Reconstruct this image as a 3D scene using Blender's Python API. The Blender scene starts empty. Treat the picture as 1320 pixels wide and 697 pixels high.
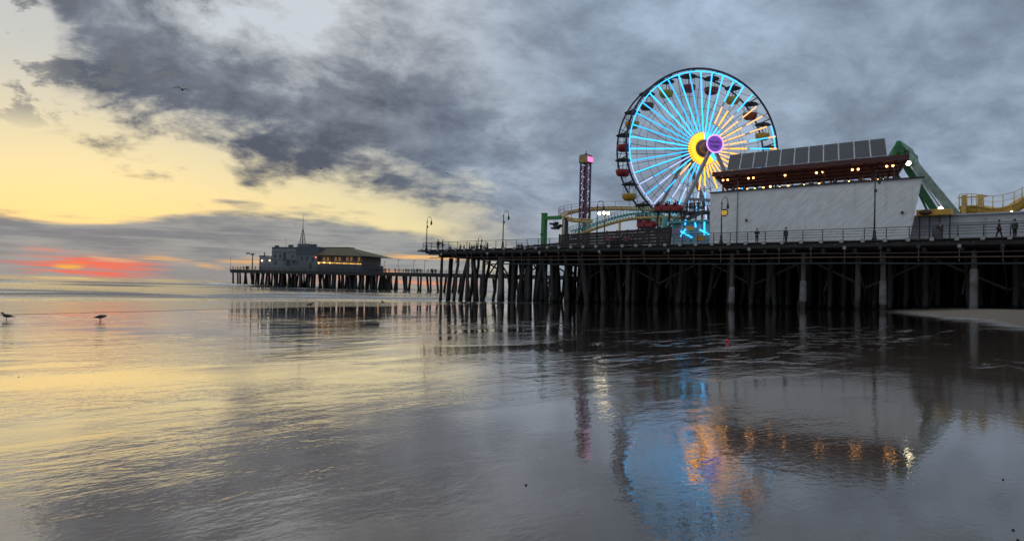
import bpy, bmesh, math, random
import numpy as np
from mathutils import Vector, Matrix, noise as mnoise

random.seed(7)
scene = bpy.context.scene
R_ = math.radians
COL = scene.collection

# ------------------------------------------------------------------ camera
F_PX, PITCH, ROLL, EYE = 915.0, math.atan(23 / 915), math.atan(0.028), 1.0
cam_data = bpy.data.cameras.new('camera')
cam = bpy.data.objects.new('camera', cam_data)
COL.objects.link(cam)
scene.camera = cam
cam_data.sensor_width = 36.0
cam_data.lens = F_PX / 1320 * 36.0
cam_data.clip_start, cam_data.clip_end = 0.05, 30000
CAM_R = Matrix.Rotation(math.pi / 2 + PITCH, 3, 'X') @ Matrix.Rotation(ROLL, 3, 'Z')
cam.matrix_world = Matrix.Translation((0, 0, EYE)) @ CAM_R.to_4x4()
CAM = Vector((0, 0, EYE))


def ray(px, py):
    return CAM_R @ Vector(((px - 660) / F_PX, -(py - 348.5) / F_PX, -1))


def azel(px, py):
    r = ray(px, py).normalized()
    return math.degrees(math.atan2(r.x, r.y)), math.degrees(math.asin(r.z))


def on_z(px, py, z):
    r = ray(px, py)
    return CAM + r * ((z - EYE) / r.z)


# ------------------------------------------------------------------ node helper
class G:
    def __init__(self, tree):
        self.t = tree
        tree.nodes.clear()

    def n(self, typ, **props):
        nd = self.t.nodes.new(typ)
        for k, v in props.items():
            setattr(nd, k, v)
        return nd

    def put(self, sock, v):
        if v is None:
            return
        if isinstance(v, bpy.types.NodeSocket):
            self.t.links.new(v, sock)
        elif isinstance(v, (tuple, list)):
            v = tuple(v)
            if len(sock.default_value) == 4 and len(v) == 3:
                v = v + (1.0,)
            sock.default_value = v
        else:
            sock.default_value = v

    def m(self, op, a, b=None, c=None, clamp=False):
        nd = self.n('ShaderNodeMath', operation=op, use_clamp=clamp)
        for i, v in enumerate((a, b, c)):
            self.put(nd.inputs[i], v)
        return nd.outputs[0]

    def add(self, a, b): return self.m('ADD', a, b)
    def sub(self, a, b): return self.m('SUBTRACT', a, b)
    def mul(self, a, b): return self.m('MULTIPLY', a, b)
    def mx(self, a, b): return self.m('MAXIMUM', a, b)
    def mn(self, a, b): return self.m('MINIMUM', a, b)

    def ss(self, x, e0, e1, lo=0.0, hi=1.0):
        nd = self.n('ShaderNodeMapRange', interpolation_type='SMOOTHSTEP')
        for i, v in enumerate((x, e0, e1, lo, hi)):
            self.put(nd.inputs[i], v)
        return nd.outputs[0]

    def mix(self, fac, a, b, blend='MIX'):
        nd = self.n('ShaderNodeMix', data_type='RGBA', blend_type=blend)
        self.put(nd.inputs[0], fac)
        self.put(nd.inputs[6], a)
        self.put(nd.inputs[7], b)
        return nd.outputs[2]

    def vec(self, x, y, z):
        nd = self.n('ShaderNodeCombineXYZ')
        for i, v in enumerate((x, y, z)):
            self.put(nd.inputs[i], v)
        return nd.outputs[0]

    def sep(self, v):
        nd = self.n('ShaderNodeSeparateXYZ')
        self.put(nd.inputs[0], v)
        return nd.outputs

    def vm(self, op, a, b=None):
        nd = self.n('ShaderNodeVectorMath', operation=op)
        self.put(nd.inputs[0], a)
        if b is not None:
            self.put(nd.inputs[1], b)
        return nd.outputs[0]

    def noise(self, v, scale, detail=4, rough=0.5, dist=0.0, color=False):
        nd = self.n('ShaderNodeTexNoise')
        self.put(nd.inputs['Vector'], v)
        nd.inputs['Scale'].default_value = scale
        nd.inputs['Detail'].default_value = detail
        nd.inputs['Roughness'].default_value = rough
        nd.inputs['Distortion'].default_value = dist
        return nd.outputs[1 if color else 0]

    def curve(self, x, pts):
        nd = self.n('ShaderNodeFloatCurve')
        self.put(nd.inputs['Value'], x)
        c = nd.mapping.curves[0]
        c.points[0].location = pts[0]
        c.points[-1].location = pts[-1]
        for p in pts[1:-1]:
            c.points.new(*p)
        nd.mapping.update()
        return nd.outputs[0]

    def mapped(self, v, loc=(0, 0, 0), rot=(0, 0, 0), scale=(1, 1, 1)):
        nd = self.n('ShaderNodeMapping')
        self.put(nd.inputs[0], v)
        nd.inputs[1].default_value = loc
        nd.inputs[2].default_value = rot
        nd.inputs[3].default_value = scale
        return nd.outputs[0]

    def bump(self, h, strength, dist, normal=None):
        nd = self.n('ShaderNodeBump')
        self.put(nd.inputs['Strength'], strength)
        self.put(nd.inputs['Distance'], dist)
        self.put(nd.inputs['Height'], h)
        if normal is not None:
            self.put(nd.inputs['Normal'], normal)
        return nd.outputs[0]


# ------------------------------------------------------------------ sky
SUN_AZ, SUN_EL = azel(95, 345)[0], 2.0
world = bpy.data.worlds.new('World')
scene.world = world
world.use_nodes = True
g = G(world.node_tree)
dirv = g.n('ShaderNodeTexCoord').outputs['Generated']
dx, dy, dz = g.sep(dirv)
az = g.mul(g.m('ARCTAN2', dx, dy), 57.29578)
el = g.mul(g.m('ARCSINE', dz), 57.29578)
taz = g.m('DIVIDE', g.add(az, 45.0), 90.0, clamp=True)
zc = g.add(g.mx(dz, 0.0), 0.35)
P = g.vec(g.m('DIVIDE', dx, zc), g.m('DIVIDE', dy, zc), 0.0)
P = g.mapped(g.mapped(P, loc=(3.1, 1.7, 0), rot=(0, 0, R_(-27))), scale=(1.0, 1.0, 1))
warp = g.vm('SUBTRACT', g.noise(P, 2.2, 3, 0.5, color=True), (0.5, 0.5, 0.5))
PW = g.vm('ADD', P, g.vm('MULTIPLY', warp, (0.16, 0.16, 0.0)))
n1 = g.noise(PW, 3.2, 6, 0.60)
n2 = g.noise(PW, 10.0, 5, 0.62)


def stretch(v, a=0.32, b=0.68):
    nd = g.n('ShaderNodeMapRange')
    g.put(nd.inputs[0], v)
    nd.inputs[1].default_value, nd.inputs[2].default_value = a, b
    nd.clamp = False
    return nd.outputs[0]


n1c, n2c = stretch(n1), stretch(n2)
n3 = g.noise(g.vm('ADD', P, (9.0, 4.0, 0.0)), 1.3, 4, 0.5)
S = g.vec(g.mul(dx, 7.0), g.mul(dy, 7.0), g.mul(dz, 42.0))
nst = g.noise(S, 1.0, 7, 0.55)
nst2 = g.noise(g.vec(g.mul(dx, 9.0), g.mul(dy, 9.0), g.mul(dz, 190.0)), 1.0, 6, 0.55, dist=0.3)


def az_curve(pts, top):
    # points given as photograph pixels on the sky -> (azimuth, elevation)
    out = []
    for px, py in pts:
        a, e = azel(px, py)
        out.append((min(max((a + 45) / 90, 0.0), 1.0), min(max((e + 5) / (top + 5), 0.0), 1.0)))
    out = [(0.0, out[0][1])] + out + [(1.0, out[-1][1])]
    return g.sub(g.mul(g.curve(taz, out), top + 5.0), 5.0)


low = az_curve([(20, -60), (80, 60), (140, 135), (230, 172), (330, 200), (430, 219), (520, 236), (590, 262), (640, 300), (680, 345), (720, 420), (760, 420)], 30.0)
bank_top = az_curve([(10, 281), (90, 277), (180, 272), (300, 271), (430, 276), (520, 290), (600, 320), (680, 362)], 10.0)

sun_d = (math.sin(R_(SUN_AZ)) * math.cos(R_(SUN_EL)), math.cos(R_(SUN_AZ)) * math.cos(R_(SUN_EL)), math.sin(R_(SUN_EL)))
dotn = g.n('ShaderNodeVectorMath', operation='DOT_PRODUCT')
g.put(dotn.inputs[0], dirv)
dotn.inputs[1].default_value = sun_d
sdist = g.mul(g.m('ARCCOSINE', g.mn(dotn.outputs['Value'], 1.0)), 57.29578)

skyt = g.n('ShaderNodeTexSky', sky_type='NISHITA')
skyt.sun_disc = False
skyt.sun_elevation = R_(SUN_EL)
skyt.sun_rotation = R_(SUN_AZ)
skyt.air_density, skyt.dust_density, skyt.ozone_density = 1.0, 1.5, 1.5
nish = g.mix(1.0, skyt.outputs[0], (0.10, 0.10, 0.10), 'MULTIPLY')

# clear sky: warm towards the sunset and the horizon, blue-grey away from it
warm = g.ss(g.add(el, g.mul(sdist, 0.16)), 5.0, 19.0, 1.0, 0.0)
pale = g.mix(g.ss(sdist, 15, 55), (0.62, 0.64, 0.62), (0.36, 0.44, 0.57))
clear = g.mix(warm, pale, (0.98, 0.83, 0.41))
orange = g.mul(g.ss(el, 3.0, 8.0, 1.0, 0.0), g.ss(sdist, 4.0, 24.0, 1.0, 0.0))
clear = g.mix(g.mul(orange, 0.40), clear, (1.0, 0.62, 0.17))
clear = g.mix(0.12, clear, nish)

# the big cloud deck: dark belly along its lower edge, broken and lighter above
n3c = stretch(n3)


def ramp(fac, stops):
    nd = g.n('ShaderNodeValToRGB')
    g.put(nd.inputs[0], fac)
    r_ = nd.color_ramp
    while len(r_.elements) < len(stops):
        r_.elements.new(0.5)
    for e_, (p_, c_) in zip(r_.elements, stops):
        e_.position, e_.color = p_, (*c_, 1)
    return nd.outputs[0]


up = g.add(g.sub(el, low), 0.6)
e1 = g.add(g.add(up, g.mul(g.sub(n1c, 0.5), 6.5)), g.mul(g.sub(n2c, 0.5), g.ss(az, -10.0, -30.0, 2.0, 4.5)))
cov = g.mx(g.ss(e1, -2.2, 3.0), g.ss(g.add(az, g.mul(g.sub(n1, 0.5), 26.0)), -12.0, 3.0))
belly = g.ss(up, 3.0, 11.5, 0.64, 0.12)
thick = g.add(belly, g.add(g.mul(g.sub(n1c, 0.45), 0.62), g.mul(g.sub(n2c, 0.5), 0.34)))
left_col = ramp(thick, ((0.0, (0.60, 0.64, 0.69)), (0.22, (0.43, 0.455, 0.49)), (0.48, (0.215, 0.24, 0.285)), (0.85, (0.100, 0.114, 0.148))))
thick_r = g.add(0.12, g.add(g.mul(n1c, 0.42), g.add(g.mul(n3c, 0.34), g.mul(g.sub(n2c, 0.5), 0.26))))
right_col = ramp(thick_r, ((0.08, (0.44, 0.56, 0.73)), (0.36, (0.325, 0.41, 0.525)), (0.62, (0.22, 0.28, 0.365)), (1.0, (0.13, 0.162, 0.22))))
cloud = g.mix(g.ss(az, -15.0, 8.0), left_col, right_col)
low_right = g.mul(g.ss(el, 2.0, 9.0, 1.0, 0.0), g.ss(az, -14.0, -2.0))
cloud = g.mix(g.mul(low_right, g.ss(n1c, 0.2, 0.9, 0.75, 0.25)), cloud, (0.36, 0.365, 0.385))
sky_c = g.mix(cov, clear, cloud)

# small loose clouds left of the deck
sm = g.mul(g.ss(g.add(n2, g.mul(g.sub(n1, 0.5), 0.7)), 0.53, 0.64), g.mul(g.ss(el, 9.0, 12.0), g.ss(az, -20.0, -27.0)))
sky_c = g.mix(g.mul(sm, 0.8), sky_c, (0.17, 0.18, 0.20))

# low bank over the horizon with its lit gaps
e2 = g.add(g.sub(bank_top, el), g.mul(g.sub(nst, 0.5), 4.2))
bank = g.ss(e2, -0.25, 0.75)
bank_c = g.mix(g.ss(g.add(nst, g.mul(g.sub(nst2, 0.5), 0.5)), 0.36, 0.64), (0.315, 0.33, 0.34), (0.165, 0.19, 0.235))
bank_c = g.mix(g.mul(g.ss(el, 0.2, 2.6, 1.0, 0.0), 0.55), bank_c, (0.30, 0.30, 0.31))
sky_c = g.mix(g.mul(bank, 0.93), sky_c, bank_c)


def patch(px0, py0, px1, py1, half):
    # an elongated lit gap between two sky directions
    a0, b0 = azel(px0, py0)
    a1, b1 = azel(px1, py1)
    mid = g.m('DIVIDE', g.sub(az, a0), a1 - a0)
    wob = g.add(mid, g.mul(g.sub(nst2, 0.5), 0.9))
    along = g.mul(g.ss(wob, -0.12, 0.38), g.ss(wob, 0.62, 1.12, 1.0, 0.0))
    line = g.add(g.mul(mid, b1 - b0), b0)
    off = g.m('ABSOLUTE', g.add(g.sub(el, line), g.add(g.mul(g.sub(nst2, 0.5), half * 3.2), g.mul(g.sub(nst, 0.5), half * 2.4))))
    return g.mul(along, g.ss(off, 0.0, half * 1.35, 1.0, 0.0))


nst3 = g.noise(g.vec(g.mul(dx, 9.0), g.mul(dy, 9.0), g.mul(dz, 420.0)), 1.0, 5, 0.6, dist=0.4)
glow = g.ss(g.add(nst3, g.mul(g.sub(nst, 0.5), 0.5)), 0.44, 0.60)
for pts, colr, k in (
        (((10, 338), (215, 347), 0.95), (0.98, 0.17, 0.09), 1.0),
        (((30, 321), (85, 323), 0.34), (0.92, 0.24, 0.14), 0.8),
        (((70, 350), (160, 352), 0.35), (1.0, 0.14, 0.07), 0.9),
        (((110, 330), (190, 334), 0.32), (0.95, 0.46, 0.22), 0.8),
        (((180, 329), (292, 345), 0.24), (1.0, 0.50, 0.14), 1.0),
        (((285, 337), (375, 340), 0.34), (1.0, 0.50, 0.12), 1.0),
        (((420, 344), (520, 352), 0.36), (0.95, 0.42, 0.16), 0.8),
        (((495, 329), (610, 333), 0.24), (1.0, 0.56, 0.20), 0.9),
        (((325, 358), (640, 365), 0.42), (0.95, 0.32, 0.14), 0.85)):
    p_ = g.mul(patch(*pts[0], *pts[1], pts[2]), k)
    if pts[0][0] < 330:
        p_ = g.mul(p_, g.add(g.mul(glow, 0.85), 0.15))
    sky_c = g.mix(p_, sky_c, colr)
hot = g.mul(patch(70, 342, 112, 343, 0.22), 0.9)
sky_c = g.mix(hot, sky_c, (1.0, 0.48, 0.06))

# the deck thins towards the zenith; brightness added there lights walls and sand
sky_c = g.mix(g.mul(g.ss(el, 24.0, 60.0), 0.75), sky_c, (0.56, 0.61, 0.68))
bg = g.n('ShaderNodeBackground')
g.put(bg.inputs[0], sky_c)
bg.inputs[1].default_value = 1.0
world.cycles.sampling_method = 'MANUAL'
world.cycles.sample_map_resolution = 256
wo = g.n('ShaderNodeOutputWorld')
g.t.links.new(bg.outputs[0], wo.inputs[0])

# ------------------------------------------------------------------ sun (behind the cloud bank, almost set)
sun_l = bpy.data.lights.new('sun', 'SUN')
sun_l.energy, sun_l.angle, sun_l.color = 0.06, R_(80), (1.0, 0.72, 0.42)
sun = bpy.data.objects.new('sun', sun_l)
COL.objects.link(sun)
sun.rotation_euler = Vector((-sun_d[0], -sun_d[1], -math.sin(R_(4)))).to_track_quat('-Z', 'Y').to_euler()

vs = scene.view_settings
vs.view_transform, vs.look, vs.gamma, vs.exposure, vs.use_curve_mapping = 'Standard', 'None', 1.0, 0.0, False
scene.cycles.use_denoising = True
scene.cycles.max_bounces = 6
scene.cycles.sample_clamp_indirect = 6.0

# ------------------------------------------------------------------ materials
MATS = {}


def mat(name, color, rough=0.6, metal=0.0, var=0.18, scale=2.0, bump=0.0, streak=None, spec=0.5, emit=None, power=0.0):
    if name in MATS:
        return MATS[name]
    m = bpy.data.materials.new(name)
    m.use_nodes = True
    q = G(m.node_tree)
    b = q.n('ShaderNodeBsdfPrincipled')
    pos = q.n('ShaderNodeTexCoord').outputs['Object']
    if streak:
        pos = q.mapped(pos, scale=streak)
    nz = q.noise(pos, scale, 5, 0.6)
    k = q.ss(nz, 0.25, 0.75, 1.0 - var, 1.0 + var)
    q.put(b.inputs['Base Color'], q.mix(1.0, color, q.vec(k, k, k), 'MULTIPLY'))
    q.put(b.inputs['Roughness'], q.ss(nz, 0.2, 0.8, max(rough - 0.08, 0.02), min(rough + 0.08, 1.0)))
    b.inputs['Metallic'].default_value = metal
    b.inputs['Specular IOR Level'].default_value = spec
    if bump:
        q.put(b.inputs['Normal'], q.bump(q.noise(pos, scale * 4, 4, 0.6), bump, 0.02))
    if emit:
        b.inputs['Emission Color'].default_value = (*emit, 1)
        b.inputs['Emission Strength'].default_value = power
    o = q.n('ShaderNodeOutputMaterial')
    q.t.links.new(b.outputs[0], o.inputs[0])
    MATS[name] = m
    return m


def lamp_mat(name, color, power):
    return mat(name, tuple(min(c, 0.8) for c in color), 0.4, var=0.05, emit=color, power=power)


# ------------------------------------------------------------------ mesh helper
class MB:
    """collects shapes in world coordinates; build() links them as one mesh object"""
    def __init__(self):
        self.v, self.f, self.smooth = [], [], set()

    def quad_ring(self, r0, r1, sm=False):
        n = len(r0)
        for i in range(n):
            if sm:
                self.smooth.add(len(self.f))
            self.f.append((r0[i], r0[(i + 1) % n], r1[(i + 1) % n], r1[i]))

    def pts(self, ps):
        b = len(self.v)
        self.v += [Vector(p) for p in ps]
        return list(range(b, b + len(ps)))

    def box(self, c, sx, sy, sz, M=None):
        M = M or Matrix.Identity(3)
        c = Vector(c)
        ids = self.pts([c + M @ Vector((x * sx / 2, y * sy / 2, z * sz / 2)) for z in (-1, 1) for x, y in ((-1, -1), (1, -1), (1, 1), (-1, 1))])
        self.f += [tuple(ids[i] for i in q) for q in ((3, 2, 1, 0), (4, 5, 6, 7), (0, 1, 5, 4), (1, 2, 6, 5), (2, 3, 7, 6), (3, 0, 4, 7))]
        return self

    def frame(self, d):
        d = Vector(d).normalized()
        up = Vector((0, 0, 1)) if abs(d.z) < 0.95 else Vector((1, 0, 0))
        a = d.cross(up).normalized()
        return a, a.cross(d).normalized()

    def beam(self, p0, p1, w, h=None):
        p0, p1 = Vector(p0), Vector(p1)
        h = h or w
        a, b = self.frame(p1 - p0)
        r = [self.pts([p + a * x * w / 2 + b * y * h / 2 for x, y in ((-1, -1), (1, -1), (1, 1), (-1, 1))]) for p in (p0, p1)]
        self.quad_ring(r[0], r[1])
        self.f += [tuple(reversed(r[0])), tuple(r[1])]
        return self

    def tube(self, p0, p1, r0, r1=None, n=8):
        return self.sweep([p0, p1], [r0, r0 if r1 is None else r1], n)

    def sweep(self, path, rad, n=8, closed=False):
        path = [Vector(p) for p in path]
        if not isinstance(rad, (list, tuple)):
            rad = [rad] * len(path)
        rings, prev = [], None
        m = len(path)
        for i, p in enumerate(path):
            if closed:
                d = path[(i + 1) % m] - path[i - 1]
            else:
                d = path[min(i + 1, m - 1)] - path[max(i - 1, 0)]
            if prev is None:
                a, b = self.frame(d)
            else:
                d = d.normalized()
                a = (prev - d * prev.dot(d)).normalized()
                b = a.cross(d).normalized()
            prev = a
            rings.append(self.pts([p + (a * math.cos(2 * math.pi * k / n) + b * math.sin(2 * math.pi * k / n)) * rad[i] for k in range(n)]))
        for i in range(m - 1):
            self.quad_ring(rings[i], rings[i + 1], True)
        if closed:
            self.quad_ring(rings[-1], rings[0], True)
        else:
            self.f += [tuple(reversed(rings[0])), tuple(rings[-1])]
        return self

    def lathe(self, c, prof, n=12, M=None):
        """prof: (radius, height) pairs along local z"""
        M = M or Matrix.Identity(3)
        c = Vector(c)
        rings = [self.pts([c + M @ Vector((r * math.cos(2 * math.pi * k / n), r * math.sin(2 * math.pi * k / n), z)) for k in range(n)]) for r, z in prof]
        for a, b in zip(rings, rings[1:]):
            self.quad_ring(a, b, True)
        self.f += [tuple(reversed(rings[0])), tuple(rings[-1])]
        return self

    def ball(self, c, rx, ry=None, rz=None, n=10, M=None):
        ry, rz = ry or rx, rz or rx
        M = M or Matrix.Identity(3)
        c = Vector(c)
        m = max(4, n // 2)
        rings = []
        for j in range(m + 1):
            t = math.pi * (0.04 + 0.92 * j / m)
            rings.append(self.pts([c + M @ Vector((rx * math.sin(t) * math.cos(2 * math.pi * k / n), ry * math.sin(t) * math.sin(2 * math.pi * k / n), -rz * math.cos(t))) for k in range(n)]))
        for a, b in zip(rings, rings[1:]):
            self.quad_ring(a, b, True)
        self.f += [tuple(reversed(rings[0])), tuple(rings[-1])]
        return self

    def prism(self, ring0, ring1):
        a, b = self.pts(ring0), self.pts(ring1)
        self.quad_ring(a, b)
        self.f += [tuple(reversed(a)), tuple(b)]
        return self

    def mesh(self, name, origin=(0, 0, 0)):
        o = Vector(origin)
        me = bpy.data.meshes.new(name)
        me.from_pydata([tuple(p - o) for p in self.v], [], self.f)
        if self.smooth:
            flags = [i in self.smooth for i in range(len(self.f))]
            me.polygons.foreach_set('use_smooth', flags)
        bm = bmesh.new()
        bm.from_mesh(me)
        bmesh.ops.recalc_face_normals(bm, faces=bm.faces)
        bm.to_mesh(me)
        bm.free()
        return me

    def build(self, name, material, parent=None, origin=None, bevel=0.0):
        """child meshes keep world coordinates through an origin relative to the root"""
        ro = world_loc(parent) if parent else Vector((0, 0, 0))
        o = Vector(origin) if origin is not None else ro
        me = self.mesh(name, o)
        me.materials.append(material)
        ob = link(name, me, parent)
        ob.location = o - ro
        if bevel:
            md = ob.modifiers.new('bevel', 'BEVEL')
            md.width, md.segments, md.limit_method = bevel, 2, 'ANGLE'
        return ob


def world_loc(o):
    p = Vector(o.location)
    while o.parent:
        o = o.parent
        p += o.location
    return p


def link(name, data, parent=None):
    ob = bpy.data.objects.new(name, data)
    COL.objects.link(ob)
    ob.parent = parent
    return ob


def tag(o, label=None, cat=None, group=None, kind=None):
    for k, v in (('label', label), ('category', cat), ('group', group), ('kind', kind)):
        if v:
            o[k] = v
    return o


def thing(name, loc, label, cat, group=None):
    o = link(name, None)
    o.empty_display_size = 0.3
    o.location = loc
    return tag(o, label, cat, group)


def kids(o):
    return KID.get(o.name, [])


def copy_tree(o, parent=None, mats=None):
    c = o.copy()
    COL.objects.link(c)
    c.parent = parent
    for ch in [x for x in ALL_CHILDREN(o)]:
        copy_tree(ch, c)
    return c


def ALL_CHILDREN(o):
    return [x for x in COL.objects if x.parent == o]


def shared(name, me, parent, loc, rot=None, scale=None):
    """one more object of an existing mesh, placed in world coordinates"""
    ob = link(name, me, parent)
    ob.location = Vector(loc) - (world_loc(parent) if parent else Vector((0, 0, 0)))
    if rot is not None:
        ob.rotation_euler = rot
    if scale is not None:
        ob.scale = scale
    return ob


# ------------------------------------------------------------------ beach and sea
SEA_Z = -1.5
DV = Vector((-0.776, 0.631))       # towards the sea
LV = Vector((0.631, 0.776))        # along the shore


def dl(x, y):
    return x * DV.x + y * DV.y, x * LV.x + y * LV.y


def ground_np(x, y):
    d = x * DV.x + y * DV.y
    z = -0.014 * d - 0.0003 * np.clip(d - 45, 0, None) ** 2
    z = np.where(d < -40, 0.56 + (-d - 40) * 0.004, z)
    b = x - (21.5 + 0.40 * (y - 30))           # dry berm on the landward side of this line
    lim = np.clip((y - 5) / 30, 0, 1)
    b = np.clip(b + 0.6 * np.sin(y * 0.35) , 0, None)
    z = z + lim * (0.06 * np.minimum(b, 7) + 0.006 * np.clip(b - 7, 0, 100))
    return np.maximum(z, -7.0)


def gz(x, y):
    return float(ground_np(np.array([float(x)]), np.array([float(y)]))[0])


def spaced(lo, a, b, hi, step, growth):
    c = list(np.arange(a, b + step / 2, step))
    s, p = step, c[-1]
    while p < hi:
        s *= growth
        p += s
        c.append(p)
    s, p, pre = step, a, []
    while p > lo:
        s *= growth
        p -= s
        pre.append(p)
    return np.array(pre[::-1] + c)


def grid_object(name, U, V, fn, material, smooth=True):
    nu, nv = len(U), len(V)
    uu, vv = np.meshgrid(U, V, indexing='ij')
    xyz, extra = fn(uu, vv)
    me = bpy.data.meshes.new(name)
    co = np.stack(xyz, -1).reshape(-1, 3)
    idx = np.arange(nu * nv).reshape(nu, nv)
    q = np.stack([idx[:-1, :-1], idx[1:, :-1], idx[1:, 1:], idx[:-1, 1:]], -1).reshape(-1, 4)
    me.vertices.add(len(co))
    me.vertices.foreach_set('co', co.ravel().astype(np.float32))
    me.loops.add(q.size)
    me.loops.foreach_set('vertex_index', q.ravel().astype(np.int32))
    me.polygons.add(len(q))
    me.polygons.foreach_set('loop_start', np.arange(0, q.size, 4, dtype=np.int32))
    me.polygons.foreach_set('use_smooth', np.full(len(q), smooth))
    me.update(calc_edges=True)
    me.validate()
    for k, a in extra.items():
        at = me.attributes.new(k, 'FLOAT', 'POINT')
        at.data.foreach_set('value', a.ravel().astype(np.float32))
    me.materials.append(material)
    ob = link(name, me)
    # normals up
    if me.polygons[0].normal.z < 0:
        me.flip_normals()
    return ob


# wet sand: dark grains under a film of water that thickens towards the sea
m_sand = bpy.data.materials.new('beach_sand')
m_sand.use_nodes = True
q = G(m_sand.node_tree)
pos = q.n('ShaderNodeTexCoord').outputs['Object']
x, y, z = q.sep(pos)
d_ = q.add(q.mul(x, DV.x), q.mul(y, DV.y))
l_ = q.add(q.mul(x, LV.x), q.mul(y, LV.y))
flat = q.vec(d_, l_, 0.0)
wn = q.noise(flat, 0.35, 4, 0.55)
wn2 = q.noise(q.mapped(flat, scale=(1.0, 0.3, 1)), 1.1, 5, 0.6)
edge = q.add(q.sub(x, q.add(q.mul(q.sub(y, 30.0), 0.40), 21.5)), q.add(q.mul(q.sub(wn, 0.5), 5.0), q.mul(q.sub(wn2, 0.5), 2.0)))
dry = q.mul(q.ss(edge, 0.0, 1.2), q.ss(y, 4.0, 16.0))
damp = q.mul(q.ss(edge, -3.0, 0.6), q.ss(y, 4.0, 16.0))
grain = q.noise(pos, 45.0, 3, 0.6)
dark_c = q.mix(wn2, (0.080, 0.060, 0.046), (0.110, 0.084, 0.066))
sand_c = q.mix(dry, dark_c, q.mix(grain, (0.155, 0.127, 0.10), (0.225, 0.188, 0.15)))
# thin drying foam left in lines along the swash
fl = q.noise(q.mapped(flat, scale=(1.0, 0.16, 1)), 1.5, 6, 0.62)
fz = q.mul(q.ss(d_, 2.6, 4.5), q.ss(d_, 8.0, 14.0, 1.0, 0.0))
fz = q.mul(fz, q.mul(q.ss(l_, 11.0, 15.0), q.ss(l_, 22.0, 42.0, 1.0, 0.0)))
foam = q.mul(q.mul(fz, q.ss(fl, 0.55, 0.66)), 0.75)
sand_c = q.mix(foam, sand_c, (0.42, 0.41, 0.42))
b = q.n('ShaderNodeBsdfPrincipled')
q.put(b.inputs['Base Color'], sand_c)
# ripples: long low ridges along the shore, finer wrinkles, tiny grains
rip = q.noise(q.mapped(flat, rot=(0, 0, R_(14)), scale=(1.0, 0.5, 1)), 2.4, 4, 0.5, dist=1.0)
rip2 = q.noise(q.mapped(flat, rot=(0, 0, R_(-12)), scale=(1.0, 0.6, 1)), 23.0, 3, 0.5, dist=0.5)
big = q.noise(q.mapped(flat, scale=(1.0, 0.4, 1)), 0.5, 2, 0.5)
rough_zone = q.mul(q.ss(q.noise(q.mapped(flat, loc=(4.2, 0.3, 0), scale=(1.0, 0.45, 1)), 0.6, 3, 0.5), 0.42, 0.62, 0.08, 1.0), q.ss(d_, 1.0, 3.6, 0.15, 1.0))
far = q.ss(y, 9.0, 30.0, 1.0, 0.30)
h = q.add(q.mul(q.mul(rip, rough_zone), 0.0105), q.mul(rip2, q.add(q.mul(rough_zone, 0.0016), 0.0006)))
h = q.add(h, q.mul(big, 0.012))
rdg = q.noise(q.mapped(flat, rot=(0, 0, R_(18)), scale=(1.0, 0.5, 1)), 2.3, 3, 0.5, dist=1.2)
h = q.add(h, q.mul(q.m('ABSOLUTE', q.sub(rdg, 0.5)), q.mul(rough_zone, -0.010)))
h = q.mul(h, far)
# broken wavelets where the film still runs, farther down the beach
wv3 = q.noise(q.mapped(flat, rot=(0, 0, R_(25)), scale=(1.0, 0.45, 1)), 1.9, 3, 0.5, dist=0.8)
zone3 = q.mul(q.ss(y, 9.0, 12.0), q.ss(y, 22.0, 34.0, 1.0, 0.0))
zone3 = q.mul(zone3, q.ss(q.noise(q.mapped(flat, loc=(1.3, 7.0, 0), scale=(1.0, 0.4, 1)), 0.22, 3, 0.5), 0.44, 0.58))
h = q.add(h, q.mul(q.mul(q.ss(wv3, 0.50, 0.68), zone3), 0.010))
h = q.add(h, q.mul(q.add(q.mul(grain, 0.02), q.mul(q.noise(pos, 2.6, 4, 0.6), 0.22)), dry))
nrm = q.bump(h, 1.0, 1.0)
q.put(b.inputs['Normal'], nrm)
film = q.ss(q.add(d_, q.mul(q.sub(wn2, 0.5), 3.0)), 0.5, 7.0)
wet_r = q.ss(film, 0.0, 1.0, 0.035, 0.03)
q.put(b.inputs['Roughness'], q.add(q.add(q.mix(damp, wet_r, q.ss(dry, 0, 1, 0.30, 0.95)), q.mul(foam, 0.4)), q.mul(q.ss(wn2, 0.55, 0.75), 0.05)))
q.put(b.inputs['IOR'], q.ss(film, 0.0, 1.0, 1.62, 3.8))
q.put(b.inputs['Coat Weight'], q.mul(film, q.sub(1.0, damp)))
b.inputs['Specular Tint'].default_value = (1.0, 0.93, 0.86, 1.0)
b.inputs['Coat Roughness'].default_value = 0.03
b.inputs['Coat IOR'].default_value = 1.5
q.put(b.inputs['Coat Normal'], nrm)
q.put(b.inputs['Specular IOR Level'], q.ss(dry, 0, 1, 0.5, 0.05))
o = q.n('ShaderNodeOutputMaterial')
q.t.links.new(b.outputs[0], o.inputs[0])

GX = spaced(-9000, -60, 90, 9000, 1.5, 1.16)
GY = spaced(-9000, -12, 130, 9000, 1.5, 1.16)
beach = grid_object('beach', GX, GY, lambda u, v: ((u, v, ground_np(u, v)), {}), m_sand)
tag(beach, kind='structure')

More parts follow.
